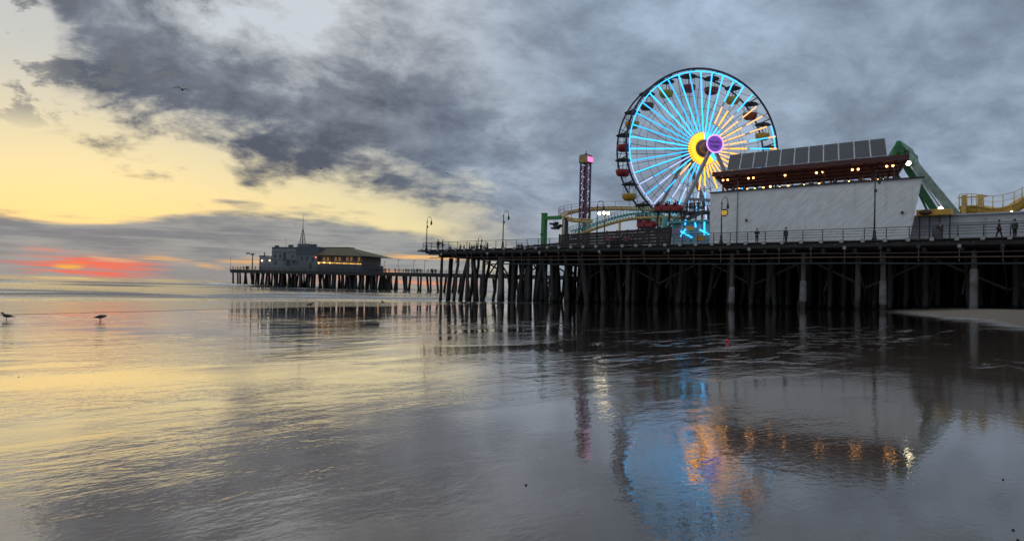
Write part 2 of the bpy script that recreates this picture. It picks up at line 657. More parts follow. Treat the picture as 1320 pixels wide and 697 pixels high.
# sea: shallow swash running up the slope, then breakers and swell
m_sea = bpy.data.materials.new('sea_water')
m_sea.use_nodes = True
q = G(m_sea.node_tree)
pos = q.n('ShaderNodeTexCoord').outputs['Object']
x, y, z = q.sep(pos)
d_ = q.add(q.mul(x, DV.x), q.mul(y, DV.y))
l_ = q.add(q.mul(x, LV.x), q.mul(y, LV.y))
at = q.n('ShaderNodeAttribute', attribute_name='foam').outputs['Fac']
flat = q.vec(d_, l_, 0.0)
fn_ = q.noise(q.mapped(flat, scale=(1.0, 0.22, 1)), 0.55, 6, 0.65)
fn2 = q.noise(flat, 2.2, 5, 0.6)
fm = q.ss(q.add(at, q.mul(q.sub(q.add(q.mul(fn_, 0.6), q.mul(fn2, 0.4)), 0.5), 1.6)), 0.42, 0.75)
b = q.n('ShaderNodeBsdfPrincipled')
q.put(b.inputs['Base Color'], q.mix(fm, q.mix(q.ss(d_, 60.0, 100.0), (0.09, 0.088, 0.082), (0.055, 0.06, 0.058)), (0.86, 0.86, 0.85)))
q.put(b.inputs['Roughness'], q.add(q.ss(d_, 60.0, 120.0, 0.06, 0.12), q.mul(fm, 0.5)))
b.inputs['IOR'].default_value = 2.1
r1 = q.noise(q.mapped(flat, scale=(1.0, 0.4, 1)), 1.3, 5, 0.6)
r2 = q.noise(q.mapped(flat, scale=(1.0, 0.3, 1)), 0.22, 4, 0.55)
deep = q.ss(d_, 60.0, 110.0, 0.0, 1.0)
h = q.add(q.mul(r1, q.ss(deep, 0, 1, 0.07, 0.07)), q.mul(r2, q.ss(deep, 0, 1, 0.16, 0.28)))
h = q.mul(h, q.ss(d_, 110.0, 230.0, 1.0, 0.35))
q.put(b.inputs['Normal'], q.bump(h, 1.0, 1.0))
o = q.n('ShaderNodeOutputMaterial')
q.t.links.new(b.outputs[0], o.inputs[0])


def fbm1(a, seed, octs=3):
    r = np.zeros_like(a)
    rs = np.random.RandomState(seed)
    for k in range(octs):
        ph = rs.rand(3) * 6.28
        f = 2.0 ** k
        r += (np.sin(a * f + ph[0]) + np.sin(a * f * 1.618 + ph[1]) * 0.7 + np.sin(a * f * 0.53 + ph[2]) * 0.8) / (2.2 * f)
    return r


def shore_d(l):
    return 30 + np.clip((l - 8.7) * 0.38, -0.5, 34) + 1.4 * fbm1(l / 9.0, 3) + 0.5 * fbm1(l / 2.2, 5)


# crest distance, height, half-width, offset along the shore where it stands tallest, its length
WAVES = [(101, 1.0, 1.5, 35, 13), (96.0, 0.34, 1.1, 90, 300), (113, 0.5, 1.8, 78, 22), (128, 0.45, 2.4, 20, 70), (77, 0.24, 1.2, 40, 200), (56, 0.10, 1.3, 22, 70), (150, 0.35, 3.0, 40, 200), (176, 0.42, 4.0, -60, 160),
         (215, 0.75, 4.0, 60, 90), (225, 0.5, 5.0, 0, 900), (300, 1.0, 5.0, 60, 900), (430, 1.5, 6.0, -100, 2000), (620, 2.0, 8.0, 0, 4000)]


def sea_fn(uu, vv):
    l = vv
    edge = shore_d(l)
    d = np.where(uu < 58, edge + (uu - 30) / 28.0 * (58 + 0 * edge - edge), uu)
    d = np.where((uu < 58) & (edge > 57), edge + (uu - 30) / 28.0 * 2.0, d)
    d = np.where((uu >= 58), np.maximum(uu, edge + 2.0 + (uu - 58) * 0.4), d)
    X = DV.x * d + LV.x * l
    Y = DV.y * d + LV.y * l
    g0 = ground_np(X, Y)
    film = 0.006 + 0.03 * np.clip((d - edge) / 10, 0, 1) + 0.02 * np.clip((d - edge) / 3, 0, 1) * (1 + fbm1(d / 2.6 + l / 30, 9, 2))
    z = np.maximum(g0 + film, SEA_Z)
    foam = 0.10 * np.exp(-((d - edge - 0.25) / 0.35) ** 2)
    for i, (wd, hgt, wdt, l0, ll) in enumerate(WAVES):
        c = wd + 3.0 * fbm1(l / (0.35 * ll + 12), 20 + i, 2)
        env = np.exp(-((l - l0) / ll) ** 2) * (0.75 + 0.35 * fbm1(l / 14, 40 + i, 2))
        env = np.clip(env, 0, 1.2)
        t = (d - c) / wdt
        shape = np.where(t < 0, np.exp(-(t / 0.55) ** 2), np.exp(-(t / 1.5) ** 2))
        z = z + hgt * env * shape
        if wd < 160:
            foam = np.maximum(foam, env * 0.75 * np.exp(-((d - c + wdt * 1.5) / (wdt * 0.9)) ** 2))
            foam = np.maximum(foam, env * 0.80 * np.exp(-((d - c - 0.1) / (wdt * 0.35)) ** 2))
            foam = np.maximum(foam, env * 0.35 * np.exp(-((d - c + wdt * 5) / (wdt * 2.0)) ** 2))
        elif wd < 430:
            foam = np.maximum(foam, env * 0.62 * np.exp(-((d - c + wdt * .2) / (wdt * .6)) ** 2))
    foam = np.maximum(foam, 0.72 * np.exp(-((d - 88) / 4.5) ** 2))
    foam = np.maximum(foam, 0.78 * np.exp(-((d - 66) / 3.0) ** 2))
    foam = np.maximum(foam, 0.36 * np.exp(-((d - 140) / 30) ** 2))
    wob = np.where(d > 85, 0.05 * fbm1(d / 2.1 + l / 17, 77, 2) + 0.05 * fbm1(d / 5 - l / 23, 78, 2), 0)
    z = z + wob
    return (X, Y, z), {'foam': foam}


SD = np.concatenate([np.arange(30, 58, 0.7), np.arange(58, 95, 1.0), np.arange(95, 122, 0.33), np.arange(122, 330, 1.5), 330 * 1.05 ** np.arange(0, 72)])
SL = spaced(-9000, -90, 330, 9000, 2.0, 1.13)
sea = grid_object('sea', SD, SL, sea_fn, m_sea)
tag(sea, kind='structure')

# ------------------------------------------------------------------ pier coordinates: s along the edge (landwards), t behind it
DECK = 6.9
A_ = on_z(553, 322, DECK)
B_ = on_z(1320, 305, DECK)
U_ = Vector(((B_ - A_).x, (B_ - A_).y, 0)).normalized()
N_ = Vector((-U_.y, U_.x, 0))
PM = Matrix((U_, N_, Vector((0, 0, 1)))).transposed()      # local (s,t,z) -> world


def S(s, t, z):
    return Vector((A_.x, A_.y, 0)) + U_ * s + N_ * t + Vector((0, 0, z))


def on_t(px, py, t):
    r = ray(px, py)
    k = (t - (CAM - A_).dot(N_)) / r.dot(N_)
    return CAM + r * k


def st(p):
    q_ = Vector(p) - A_
    return q_.dot(U_), q_.dot(N_)


def s_of(px, t, z=DECK):
    """distance along the pier of the thing seen in photo column px, t behind the edge"""
    p = on_t(px, 320, t)
    for _ in range(3):       # the picture is rolled a little: correct for height
        rel = CAM_R.transposed() @ (Vector((p.x, p.y, z)) - CAM)
        p = on_t(px, 348.5 - F_PX * rel.y / -rel.z, t)
    return st(p)[0]


def plan(px, t, z=DECK):
    return S(s_of(px, t, z), t, z)


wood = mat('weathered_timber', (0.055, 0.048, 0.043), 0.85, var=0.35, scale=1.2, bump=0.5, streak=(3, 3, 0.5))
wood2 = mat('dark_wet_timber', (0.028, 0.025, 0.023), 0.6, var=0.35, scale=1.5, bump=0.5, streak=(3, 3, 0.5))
grey_wood = mat('bleached_timber', (0.075, 0.068, 0.063), 0.85, var=0.35, scale=1.5, bump=0.5, streak=(4, 4, 0.4))
concrete = mat('pale_concrete', (0.155, 0.15, 0.145), 0.8, var=0.5, scale=1.5, bump=0.2)
steel_dk = mat('dark_painted_steel', (0.035, 0.038, 0.042), 0.5, var=0.2)
galv = mat('galvanised_pipe', (0.22, 0.23, 0.24), 0.45, metal=0.6, var=0.2)
rust = mat('rusty_pipe', (0.10, 0.06, 0.048), 0.75, var=0.3, scale=3)
foot_grey = mat('grey_post_foot', (0.34, 0.34, 0.35), 0.7, var=0.15)

LEN, WID = 128.0, 62.0
pier = thing('amusement_pier', S(0, 0, 0), 'long dark timber pier on many piles carrying the lit ferris wheel', 'pier')
# deck: planks along the front walkway edge, slab behind
m = MB()
m.box(S(LEN / 2 - 1.2, WID / 2 + 0.35, DECK - 0.16), LEN, WID - 0.6, 0.22, PM)
m.build('deck', wood, pier)
plank_me = None
for i in range(132):           # plank ends along the seaward half of the edge
    s = -1.6 + i * 0.62
    if plank_me is None:
        mm = MB().box((0, 0, 0), 0.58, 1.3, 0.12, PM)
        plank_me = mm.mesh('deck_plank')
        plank_me.materials.append(wood)
    shared('deck_plank', plank_me, pier, S(s, 0.35 + random.uniform(-0.05, 0.05), DECK - 0.06 + random.uniform(-0.008, 0.008)))
# fascia and edge stringers
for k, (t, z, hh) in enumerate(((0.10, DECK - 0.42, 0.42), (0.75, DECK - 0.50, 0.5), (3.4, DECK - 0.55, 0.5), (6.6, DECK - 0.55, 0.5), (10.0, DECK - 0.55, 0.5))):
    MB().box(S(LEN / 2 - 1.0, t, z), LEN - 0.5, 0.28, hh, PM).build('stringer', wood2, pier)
# short overhanging outer end: lighter walkway tip
MB().box(S(-1.7, 1.4, DECK - 0.17), 1.6, 3.4, 0.24, PM).build('walkway_tip', wood, pier)
# joist ends seen as a row under the edge
joist_me = MB().box((0, 0, 0), 0.22, 1.2, 0.26, PM).mesh('joist_end')
joist_me.materials.append(foot_grey)
nail_me = MB().ball((0, 0, 0), 0.075, n=8).mesh('bolt_head')
nail_me.materials.append(concrete)
for i in range(44):
    s = 0.8 + i * 2.05
    shared('bolt_head', nail_me, pier, S(s + 0.95, -0.08, DECK - 0.36))

# piles in bents: timber with a dark weed band and pale barnacle crust near the sand
def pile_timber(name, col):
    m_ = bpy.data.materials.new(name)
    m_.use_nodes = True
    q = G(m_.node_tree)
    pos = q.n('ShaderNodeTexCoord').outputs['Object']
    x_, y_, z_ = q.sep(pos)
    grain_ = q.noise(q.mapped(pos, scale=(5, 5, 0.4)), 1.6, 5, 0.65)
    lumps = q.noise(pos, 5.0, 4, 0.65)
    zz = q.add(z_, q.mul(q.sub(q.noise(pos, 0.9, 3, 0.5), 0.5), 2.6))
    c_ = q.mix(grain_, tuple(v * 0.55 for v in col), tuple(v * 1.5 for v in col))
    c_ = q.mix(q.ss(zz, 1.8, 3.4, 0.9, 0.0), c_, (0.014, 0.015, 0.012))
    c_ = q.mix(q.mul(q.ss(lumps, 0.56, 0.66), q.mul(q.ss(zz, 1.2, 2.0), q.ss(zz, 2.8, 4.0, 0.6, 0.0))), c_, (0.13, 0.125, 0.11))
    b_ = q.n('ShaderNodeBsdfPrincipled')
    q.put(b_.inputs['Base Color'], c_)
    q.put(b_.inputs['Roughness'], q.ss(zz, 1.5, 3.0, 0.45, 0.85))
    q.put(b_.inputs['Normal'], q.bump(q.add(q.mul(grain_, 0.03), q.mul(lumps, 0.04)), 0.7, 1.0))
    o_ = q.n('ShaderNodeOutputMaterial')
    q.t.links.new(b_.outputs[0], o_.inputs[0])
    return m_


PT_A, PT_B, PT_C = pile_timber('pile_timber', (0.034, 0.030, 0.027)), pile_timber('brown_pile_timber', (0.060, 0.050, 0.043)), pile_timber('grey_pile_timber', (0.12, 0.112, 0.105))


def pile_mesh(name, r, hh, lean, seed, material, sleeve=0.0):
    rs = random.Random(seed)
    mm = MB()
    path, rad = [], []
    for j in range(7):
        k = j / 6
        path.append((lean * (1 - k) * hh * 0.09 + rs.uniform(-0.05, 0.05), rs.uniform(-0.05, 0.05), k * hh))
        rad.append(r * (1.12 - 0.2 * k) * rs.uniform(0.95, 1.05))
    mm.sweep(path, rad, 9)
    me = mm.mesh(name)
    me.materials.append(material)
    return me


PILE_H = 9.8
pile_kinds = [pile_mesh('pile', 0.24 + 0.03 * (i % 4), PILE_H, (0, 0, 0, 1.0, -1.0, 0.5, 0, -0.45)[i], i, (PT_A, PT_A, PT_B, PT_A, PT_B, PT_A, PT_C, PT_A)[i]) for i in range(8)]
rows_t = [0.9, 4.4, 8.0, 11.6, 15.2, 19.0]
npile = 0
rear = MB()
bents = [2.1 + i * 3.15 for i in range(0, 40)]
front_special = {}
collar_me = {}
for bi, s in enumerate(bents):
    # pile cap along the bent
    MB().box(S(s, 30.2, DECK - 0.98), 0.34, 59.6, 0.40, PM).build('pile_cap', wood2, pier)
    for ri, t in enumerate(rows_t + [23 + 4.2 * k for k in range(9)]):
        ss_, tt = s + random.uniform(-0.8, 0.8), t + random.uniform(-0.8, 0.8)
        if ri == 0:
            if s > 38:
                continue
            tt = 0.9
        p = S(ss_, tt, 0)
        zb = gz(p.x, p.y) - 0.5
        top = DECK - 1.18
        if ri < 6 and npile < 262:
            me = random.choice(pile_kinds)
            ob = shared('pile', me, pier, (p.x, p.y, zb), rot=(0, 0, math.atan2(U_.y, U_.x) + random.uniform(-0.5, 0.5)))
            ob.scale = (random.uniform(0.85, 1.2), random.uniform(0.85, 1.2), (top - zb) / PILE_H)
            npile += 1
        else:
            lean = random.uniform(-0.7, 0.7)
            rear.tube((p.x + lean, p.y, zb), (p.x, p.y, top), 0.34, 0.27, 7)
            if s > 10:
                for e_ in range(2):
                    p2 = S(ss_ + random.uniform(0.6, 2.6), tt + random.uniform(-1.5, 1.5), 0)
                    rear.tube((p2.x + random.uniform(-0.6, 0.6), p2.y, gz(p2.x, p2.y) - 0.5), (p2.x, p2.y, top), 0.36, 0.28, 7)
tag(rear.build('rear_piles', wood2, pier), kind='stuff')
# batter piles that show at the seaward end
for px, top_dx, t in ((593, 14, 1.4), (615, -10, 1.2), (668, 10, 2.2), (690, 12, 1.6), (705, -8, 1.5)):
    a = plan(px, t, -1.0)
    s0 = st(a)[0]
    MB().sweep([S(s0, t, gz(a.x, a.y) - 0.5), S(s0 + top_dx * 0.05, t, 2.8), S(s0 + top_dx * 0.12, t, DECK - 1.1)], [0.36, 0.31, 0.27], 9).build('batter_pile', wood2, pier)
# the widely spaced front piles with pale concrete sleeves
for px, z0, z1 in ((943, 0.7, 2.2), (1035, 1.0, 2.9), (1138, 0.9, 2.9), (1255, 0.0, 3.6), (1385, 0.0, 3.3)):
    a = plan(px, 0.9, 0.5)
    zb = gz(a.x, a.y)
    pl = MB().tube((a.x, a.y, zb - 0.5), (a.x, a.y, DECK - 1.1), 0.28, 0.24, 12).build('front_pile', grey_wood, pier)
    MB().lathe((a.x, a.y, 0), [(0.31, zb + z0 - 0.3), (0.36, zb + z0), (0.345, zb + z1 * 0.6), (0.335, zb + z1), (0.28, zb + z1 + 0.15)], 14).build('concrete_sleeve', concrete, pl)
# cross braces of the front bents
for k, s in enumerate(bents[3:34]):
    if k % 2 == 0:
        MB().beam(S(s, 0.9, 1.6), S(s, 4.4, 5.4), 0.09, 0.24).build('brace', wood2, pier)
    else:
        MB().beam(S(s, 4.4, 1.6), S(s, 0.9, 5.4), 0.09, 0.24).build('brace', wood2, pier)
# long diagonal sway braces behind the front row
for k, s in enumerate(bents[2:36:2]):
    z0_, z1_ = (2.2, 5.2) if k % 2 else (5.2, 2.2)
    MB().beam(S(s, 4.75, z0_), S(s + 6.3, 4.75, z1_), 0.08, 0.22).build('sway_brace', wood, pier)
# service pipes and hangers slung under the edge
for z, r, t, s0, s1, mt in ((5.15, 0.07, -0.05, 12, 126, rust), (4.55, 0.09, 0.35, 12, 126, steel_dk), (5.6, 0.05, 0.2, 0, 126, rust)):
    MB().sweep([S(s0 + (s1 - s0) * k / 24, t, z + 0.04 * math.sin(k * 1.3)) for k in range(25)], r, 8).build('service_pipe', mt, pier)
for i in range(30):
    s = 3 + i * 3.4
    MB().box(S(s, 0.05, DECK - 1.35), 0.09, 0.09, 1.7, PM).build('pipe_hanger', rust, pier)
    MB().box(S(s, -0.02, DECK - 0.72), 0.30, 0.16, 0.34, PM).build('hanger_block', steel_dk if i % 3 else foot_grey, pier)
# added back boards that keep the landward bays under the deck dark
MB().box(S(96, 34, 2.6), 64, 0.3, 6.6, PM).build('bay_dark_screen', wood2, pier)
MB().box(S(97, 16, 2.6), 0.3, 34, 6.6, PM).build('bay_dark_screen', wood2, pier)

# ------------------------------------------------------------------ front railing
rail = thing('pier_railing', S(0, 0.15, DECK), 'dark pipe railing along the front edge of the near pier', 'railing')
post_me = MB().tube((0, 0, 0), (0, 0, 1.22), 0.045, 0.045, 8).mesh('post')
post_me.materials.append(steel_dk)
foot_me = MB().box((0, 0, 0), 0.34, 0.30, 0.34, PM).mesh('post_foot')
foot_me.materials.append(foot_grey)
s = -1.6
i = 0
while s < 100:
    po = shared('post', post_me, rail, S(s, 0.10, DECK))
    shared('post_foot', foot_me, po, S(s, -0.34, DECK - 0.06))
    s += 2.05
for k, z in enumerate((0.42, 0.70, 0.96, 1.22)):
    MB().tube(S(-1.6, 0.10, DECK + z), S(100, 0.10, DECK + z), 0.040 if z > 1.1 else 0.026, n=6).build('rail', steel_dk, rail)
MB().tube(S(-1.6, 0.10, DECK + 1.22), S(-1.6, 5, DECK + 1.22), 0.04, n=6).build('rail', steel_dk, rail)
MB().tube(S(-1.6, 0.10, DECK + 0.7), S(-1.6, 5, DECK + 0.7), 0.026, n=6).build('rail', steel_dk, rail)

# back railing of the seaward part
brail = thing('pier_railing', S(0, 38, DECK), 'thin far railing behind the walkway at the tip of the near pier', 'railing')
for i in range(14):
    shared('post', post_me, brail, S(-1.6 + i * 2.4, 38, DECK))
for z in (0.6, 1.2):
    MB().tube(S(-1.6, 38, DECK + z), S(30, 38, DECK + z), 0.03, n=6).build('rail', steel_dk, brail)

# ------------------------------------------------------------------ lamp posts
lens_off = mat('milky_lantern_glass', (0.35, 0.35, 0.33), 0.3, var=0.1)


def lamp_post(loc, hh, label, ang, crook=True, box=False):
    o = thing('street_lamp', loc, label, 'lamp', 'lamp posts along the near pier')
    x, y, z = loc
    c, s_ = math.cos(ang), math.sin(ang)
    MB().lathe(loc, [(0.24, 0.0), (0.24, 0.25), (0.17, 0.32), (0.15, 0.9), (0.10, 1.0)], 10).build('base', steel_dk, o)
    MB().sweep([(x, y, z + 0.9), (x, y, z + hh * 0.5), (x, y, z + hh - 0.75)], [0.085, 0.075, 0.06], 8).build('pole', steel_dk, o)
    MB().ball((x, y, z + hh - 0.75), 0.12, n=8).build('finial', steel_dk, o)
    if box:
        MB().box((x + 0.12 * c, y + 0.12 * s_, z + hh * 0.70), 0.22, 0.2, 0.34).build('control_box', steel_dk, o)
    if crook:
        path = []
        for k in range(13):
            a = math.pi * (1 - k / 12)
            rr = 0.47
            path.append((x + c * rr * (1 + math.cos(a)), y + s_ * rr * (1 + math.cos(a)), z + hh - 0.62 + 0.62 * math.sin(a)))
        MB().sweep([(x, y, z + hh - 0.8)] + path, 0.035, 6).build('crook', steel_dk, o)
        ex, ey = x + c * 0.94, y + s_ * 0.94
        lan = MB().lathe((ex, ey, z + hh - 1.32), [(0.05, 0.0), (0.15, 0.06), (0.17, 0.2), (0.12, 0.42), (0.05, 0.7), (0.03, 0.78)], 10).build('lantern', steel_dk, o)
        MB().lathe((ex, ey, z + hh - 1.42), [(0.03, 0), (0.11, 0.04), (0.13, 0.12)], 10).build('globe', lens_off, lan)
    return o


UANG = math.atan2(U_.y, U_.x)
SEEN = math.radians(3)      # arms reach along the pier
for px, t, hh, lab, box in ((549.5, 0.4, 5.5, 'crook-necked lamp post at the very tip of the near pier', True),
                            (616, 34, 5.4, 'crook-necked lamp post rising from the crowd behind the pier tip', False),
                            (648, 0.4, 5.6, 'tall crook-necked lamp post between the pier tip and the green post', True),
                            (667, 44, 3.6, 'short distant lamp post beside the sloping dark fence', False),
                            (769, 0.4, 6.1, 'crook-necked lamp post in front of the roller coaster loop', False),
                            ):
    lamp_post(plan(px, t), hh, lab, UANG + 0.1, True, box)
o_ = lamp_post(plan(929.5, 0.4), 5.5, 'lamp post with a yellow striped round sign before the white wall', UANG + 1.2, True, False)
sg = plan(934, 0.3, DECK + 3.6)
sgn = MB().lathe((sg.x, sg.y, sg.z), [(0.42, -0.06), (0.46, 0.0), (0.42, 0.06)], 18, PM @ Matrix.Rotation(math.pi / 2, 3, 'X')).build('sign_disc', steel_dk, o_)
yel = lamp_mat('glowing_sign_enamel', (0.85, 0.48, 0.08), 0.55)  # sign yellow is given a glow of its own
for k, (w, zz) in enumerate(((0.62, 0.17), (0.74, -0.02), (0.56, -0.21))):
    MB().box(sg - N_ * 0.09 + Vector((0, 0, zz)), w, 0.05, 0.12, PM).build('sign_bar', yel, sgn)
lamp_post(plan(1127, 0.4), 7.2, 'tallest dark lamp post standing against the white sloped wall', UANG + 1.4, True, True)

# ------------------------------------------------------------------ white clad building with canopy and solar panels
m_clad = bpy.data.materials.new('pale_diagonal_cladding')
m_clad.use_nodes = True
q = G(m_clad.node_tree)
pos = q.n('ShaderNodeTexCoord').outputs['Object']
lx = q.n('ShaderNodeVectorMath', operation='DOT_PRODUCT')
q.put(lx.inputs[0], pos)
lx.inputs[1].default_value = U_
sx, sy, sz = q.sep(pos)
dg = q.add(q.mul(lx.outputs['Value'], 0.64), q.mul(sz, -0.77))
dg2 = q.add(q.mul(lx.outputs['Value'], 0.77), q.mul(sz, 0.64))
stv = q.vec(q.mul(dg, 3.2), q.mul(dg2, 0.55), 0.0)
n_a = q.noise(stv, 1.0, 5, 0.65)
n_b = q.noise(q.vec(dg, dg2, 0.0), 0.5, 3, 0.5)
lapv = q.m('FRACT', q.mul(dg, 2.4))
cc = q.mix(q.ss(n_a, 0.35, 0.68), (0.88, 0.88, 0.87), (0.72, 0.72, 0.72))
cc = q.mix(q.mul(q.ss(n_b, 0.45, 0.7), 0.35), cc, (0.58, 0.58, 0.57))
cc = q.mix(q.mul(q.ss(sz, 0.0, 1.0, 1.0, 0.0), 0.25), cc, (0.42, 0.41, 0.40))
stn_ = q.noise(q.vec(q.mul(lx.outputs['Value'], 1.6), q.mul(sz, 0.12), 0.0), 1.0, 5, 0.6)
cc = q.mix(q.mul(q.ss(stn_, 0.55, 0.75), 0.30), cc, (0.40, 0.37, 0.33))
b = q.n('ShaderNodeBsdfPrincipled')
q.put(b.inputs['Base Color'], cc)
b.inputs['Roughness'].default_value = 0.65
q.put(b.inputs['Normal'], q.bump(q.add(q.mul(lapv, 0.03), q.mul(n_a, 0.03)), 0.8, 1.0))
o = q.n('ShaderNodeOutputMaterial')
q.t.links.new(b.outputs[0], o.inputs[0])

plaster = mat('pale_grey_plaster', (0.50, 0.50, 0.51), 0.7, var=0.15, scale=0.8, bump=0.1)
maroon = mat('dark_maroon_steel', (0.085, 0.024, 0.022), 0.55, var=0.25)
maroon2 = mat('maroon_ceiling', (0.17, 0.042, 0.030), 0.7, var=0.25, streak=(1, 1, 1))
pv = mat('solar_glass', (0.020, 0.023, 0.032), 0.35, var=0.04, spec=0.4)
pvframe = mat('aluminium_frame', (0.45, 0.46, 0.48), 0.4, metal=0.7, var=0.1)
warm_bulb = lamp_mat('warm_bulb', (1.0, 0.46, 0.13), 7.5)
white_bulb = lamp_mat('white_bulb', (1.0, 0.86, 0.58), 9.0)

TW, ZT = 4.0, 13.45
SHEAR = -0.33        # the building stands oblique to the pier edge


def SB(s, t, z):
    return S(s + SHEAR * (t - TW), t, z)


def slab(s0_, s1_, t0_, t1_, z0_, z1_):
    lo = [SB(s0_, t0_, z0_), SB(s1_, t0_, z0_), SB(s1_, t1_, z0_), SB(s0_, t1_, z0_)]
    return MB().prism(lo, [p + Vector((0, 0, z1_ - z0_)) for p in lo])


s0, s1 = s_of(915, TW, 10), s_of(1189, TW, ZT)
bld = thing('restaurant_building', S(s0, TW, DECK), 'low building with pale slanted-end diagonal cladding, dark red canopy and solar panels', 'building')
poly = [(s0, DECK), (s1 - 1.15, DECK), (s1 + 0.0, ZT), (s0, ZT - 0.0)]
MB().prism([S(a, TW, z) for a, z in poly], [SB(a, TW + 15, z) for a, z in poly]).build('wall', m_clad, bld, origin=S(s0, TW, DECK))
MB().box(S((s0 + s1) / 2 + 0.1, TW - 0.04, ZT + 0.06), s1 - s0 + 0.3, 0.30, 0.14, PM).build('coping', steel_dk, bld)
for px, py in ((962, 284), (1163, 274)):
    p = on_t(px, py, TW - 0.15)
    MB().lathe(p, [(0.05, -0.16), (0.13, -0.08), (0.13, 0.1), (0.06, 0.16)], 10).build('wall_lamp', steel_dk, bld)
a = plan(949.5, TW - 0.14)
MB().tube(a, (a.x, a.y, 15.5), 0.055, n=8).build('downpipe', galv, bld)
# canopy
ZC = 15.75
c0, c1 = s_of(920, 3.4, ZC), s_of(1168, 3.4, ZC)
T0, T1 = 3.4, 16.5
cano = slab(c0, c1, T0, T1, ZC + 0.04, ZC + 0.16).build('canopy', maroon2, bld)
MB().box(S((c0 + c1) / 2, T0 - 0.06, ZC - 0.10), c1 - c0 + 0.3, 0.16, 0.52, PM).build('fascia', maroon, cano)
for s_ in (c0 - 0.02, c1 + 0.02):
    slab(s_ - 0.07, s_ + 0.07, T0 + 0.1, T1, ZC - 0.35, ZC + 0.15).build('fascia', maroon, cano)
for k in range(13):
    s_ = c0 + 0.8 + (c1 - c0 - 1.6) * k / 12
    slab(s_ - 0.07, s_ + 0.07, T0 + 0.2, T1 - 0.2, ZC - 0.32, ZC + 0.03).build('rafter', maroon, cano)
for k in range(5):
    t_ = T0 + 1.6 + k * 2.6
    slab(c0 + 0.15, c1 - 0.15, t_ - 0.08, t_ + 0.08, ZC - 0.53, ZC - 0.33).build('purlin', maroon, cano)
for px in (932, 1000, 1062, 1124, 1152):
    s_ = s_of(px, 6.0, 14)
    MB().box(S(s_, 6.0, (ZT + ZC) / 2 - 0.9), 0.18, 0.18, ZC - ZT + 1.6, PM).build('column', maroon, bld)
    MB().beam(S(s_, 6.0, ZC - 1.1), S(s_, 4.4, ZC - 0.4), 0.1).build('knee_brace', maroon, bld)
for px, py in ((935, 232), (968, 229.5), (1012, 226), (1056, 222.5), (1102.5, 218.5), (1147, 214)):
    r = ray(px, py)
    zc_ = ZC - 0.62
    p = CAM + r * ((zc_ - EYE) / r.z)
    for dd in ((-0.30, 0.30) if px != 1012 else (0.0,)):
        hd = MB().lathe(p + U_ * dd + Vector((0, 0, 0.08)), [(0.10, 0.0), (0.10, 0.18), (0.04, 0.26)], 8).build('spotlight', steel_dk, bld)
        MB().ball(p + U_ * dd, 0.125, n=10).build('bulb', warm_bulb, hd)
for px, py in ((952.5, 243.5), (973, 243), (993, 240.5), (1016, 240), (1077, 235), (1093.5, 234.5), (1123.5, 232), (1132, 231.5), (1139, 231.5), (963, 244), (984, 242), (1005, 241), (1036, 238.5), (1056, 237), (1110, 233.5)):
    p = on_t(px, py, 9.5)
    hd = MB().lathe(p + Vector((0, 0, 0.1)), [(0.16, 0.0), (0.08, 0.14), (0.02, 0.2), (0.02, ZC - p.z - 0.1)], 8).build('pendant', steel_dk, bld)
    MB().ball(p, random.uniform(0.07, 0.15), n=10).build('bulb', warm_bulb, hd)
hs = on_t(1158, 226, 5.0)
MB().lathe(hs, [(0.08, -0.7), (0.30, -0.55), (0.34, -0.35), (0.12, -0.1), (0.04, 0.2), (0.04, ZC - hs.z)], 10).build('hanging_lantern', steel_dk, bld)
# terrace floor behind the parapet
slab(s0 + 0.3, s1 - 2.2, TW + 0.3, TW + 14.5, ZT - 1.1, ZT - 0.95).build('terrace_floor', wood, bld)
# solar array
bt, tt_ = 4.4, 7.4
zb0 = (on_t(938, 218.5, bt).z + on_t(1146, 202.5, bt).z) / 2
zt0 = (on_t(950, 197.5, tt_).z + on_t(1138, 181, tt_).z) / 2
pa, pb = s_of(938, bt, zb0), s_of(1146, bt, zb0)
slope = Vector((0, tt_ - bt, zt0 - zb0))
tilt = math.atan2(zt0 - zb0, tt_ - bt)
NP = 11
wv = (pb - pa) / NP
up_n = (SB(0, tt_, zt0) - SB(0, bt, zb0)).cross(U_).normalized()
if up_n.z < 0:
    up_n = -up_n


def pan(a0, a1, e0_, e1_, lift_, thick):
    lo = [SB(a0, bt, zb0), SB(a1, bt, zb0), SB(a1, tt_, zt0), SB(a0, tt_, zt0)]
    def at(u0, v0):
        return lo[0].lerp(lo[1], u0).lerp(lo[3].lerp(lo[2], u0), v0)
    c4 = [at(e0_, e0_ * 0.6), at(e1_, e0_ * 0.6), at(e1_, 1 - e0_ * 0.6), at(e0_, 1 - e0_ * 0.6)]
    return MB().prism([p + up_n * lift_ for p in c4], [p + up_n * (lift_ + thick) for p in c4])


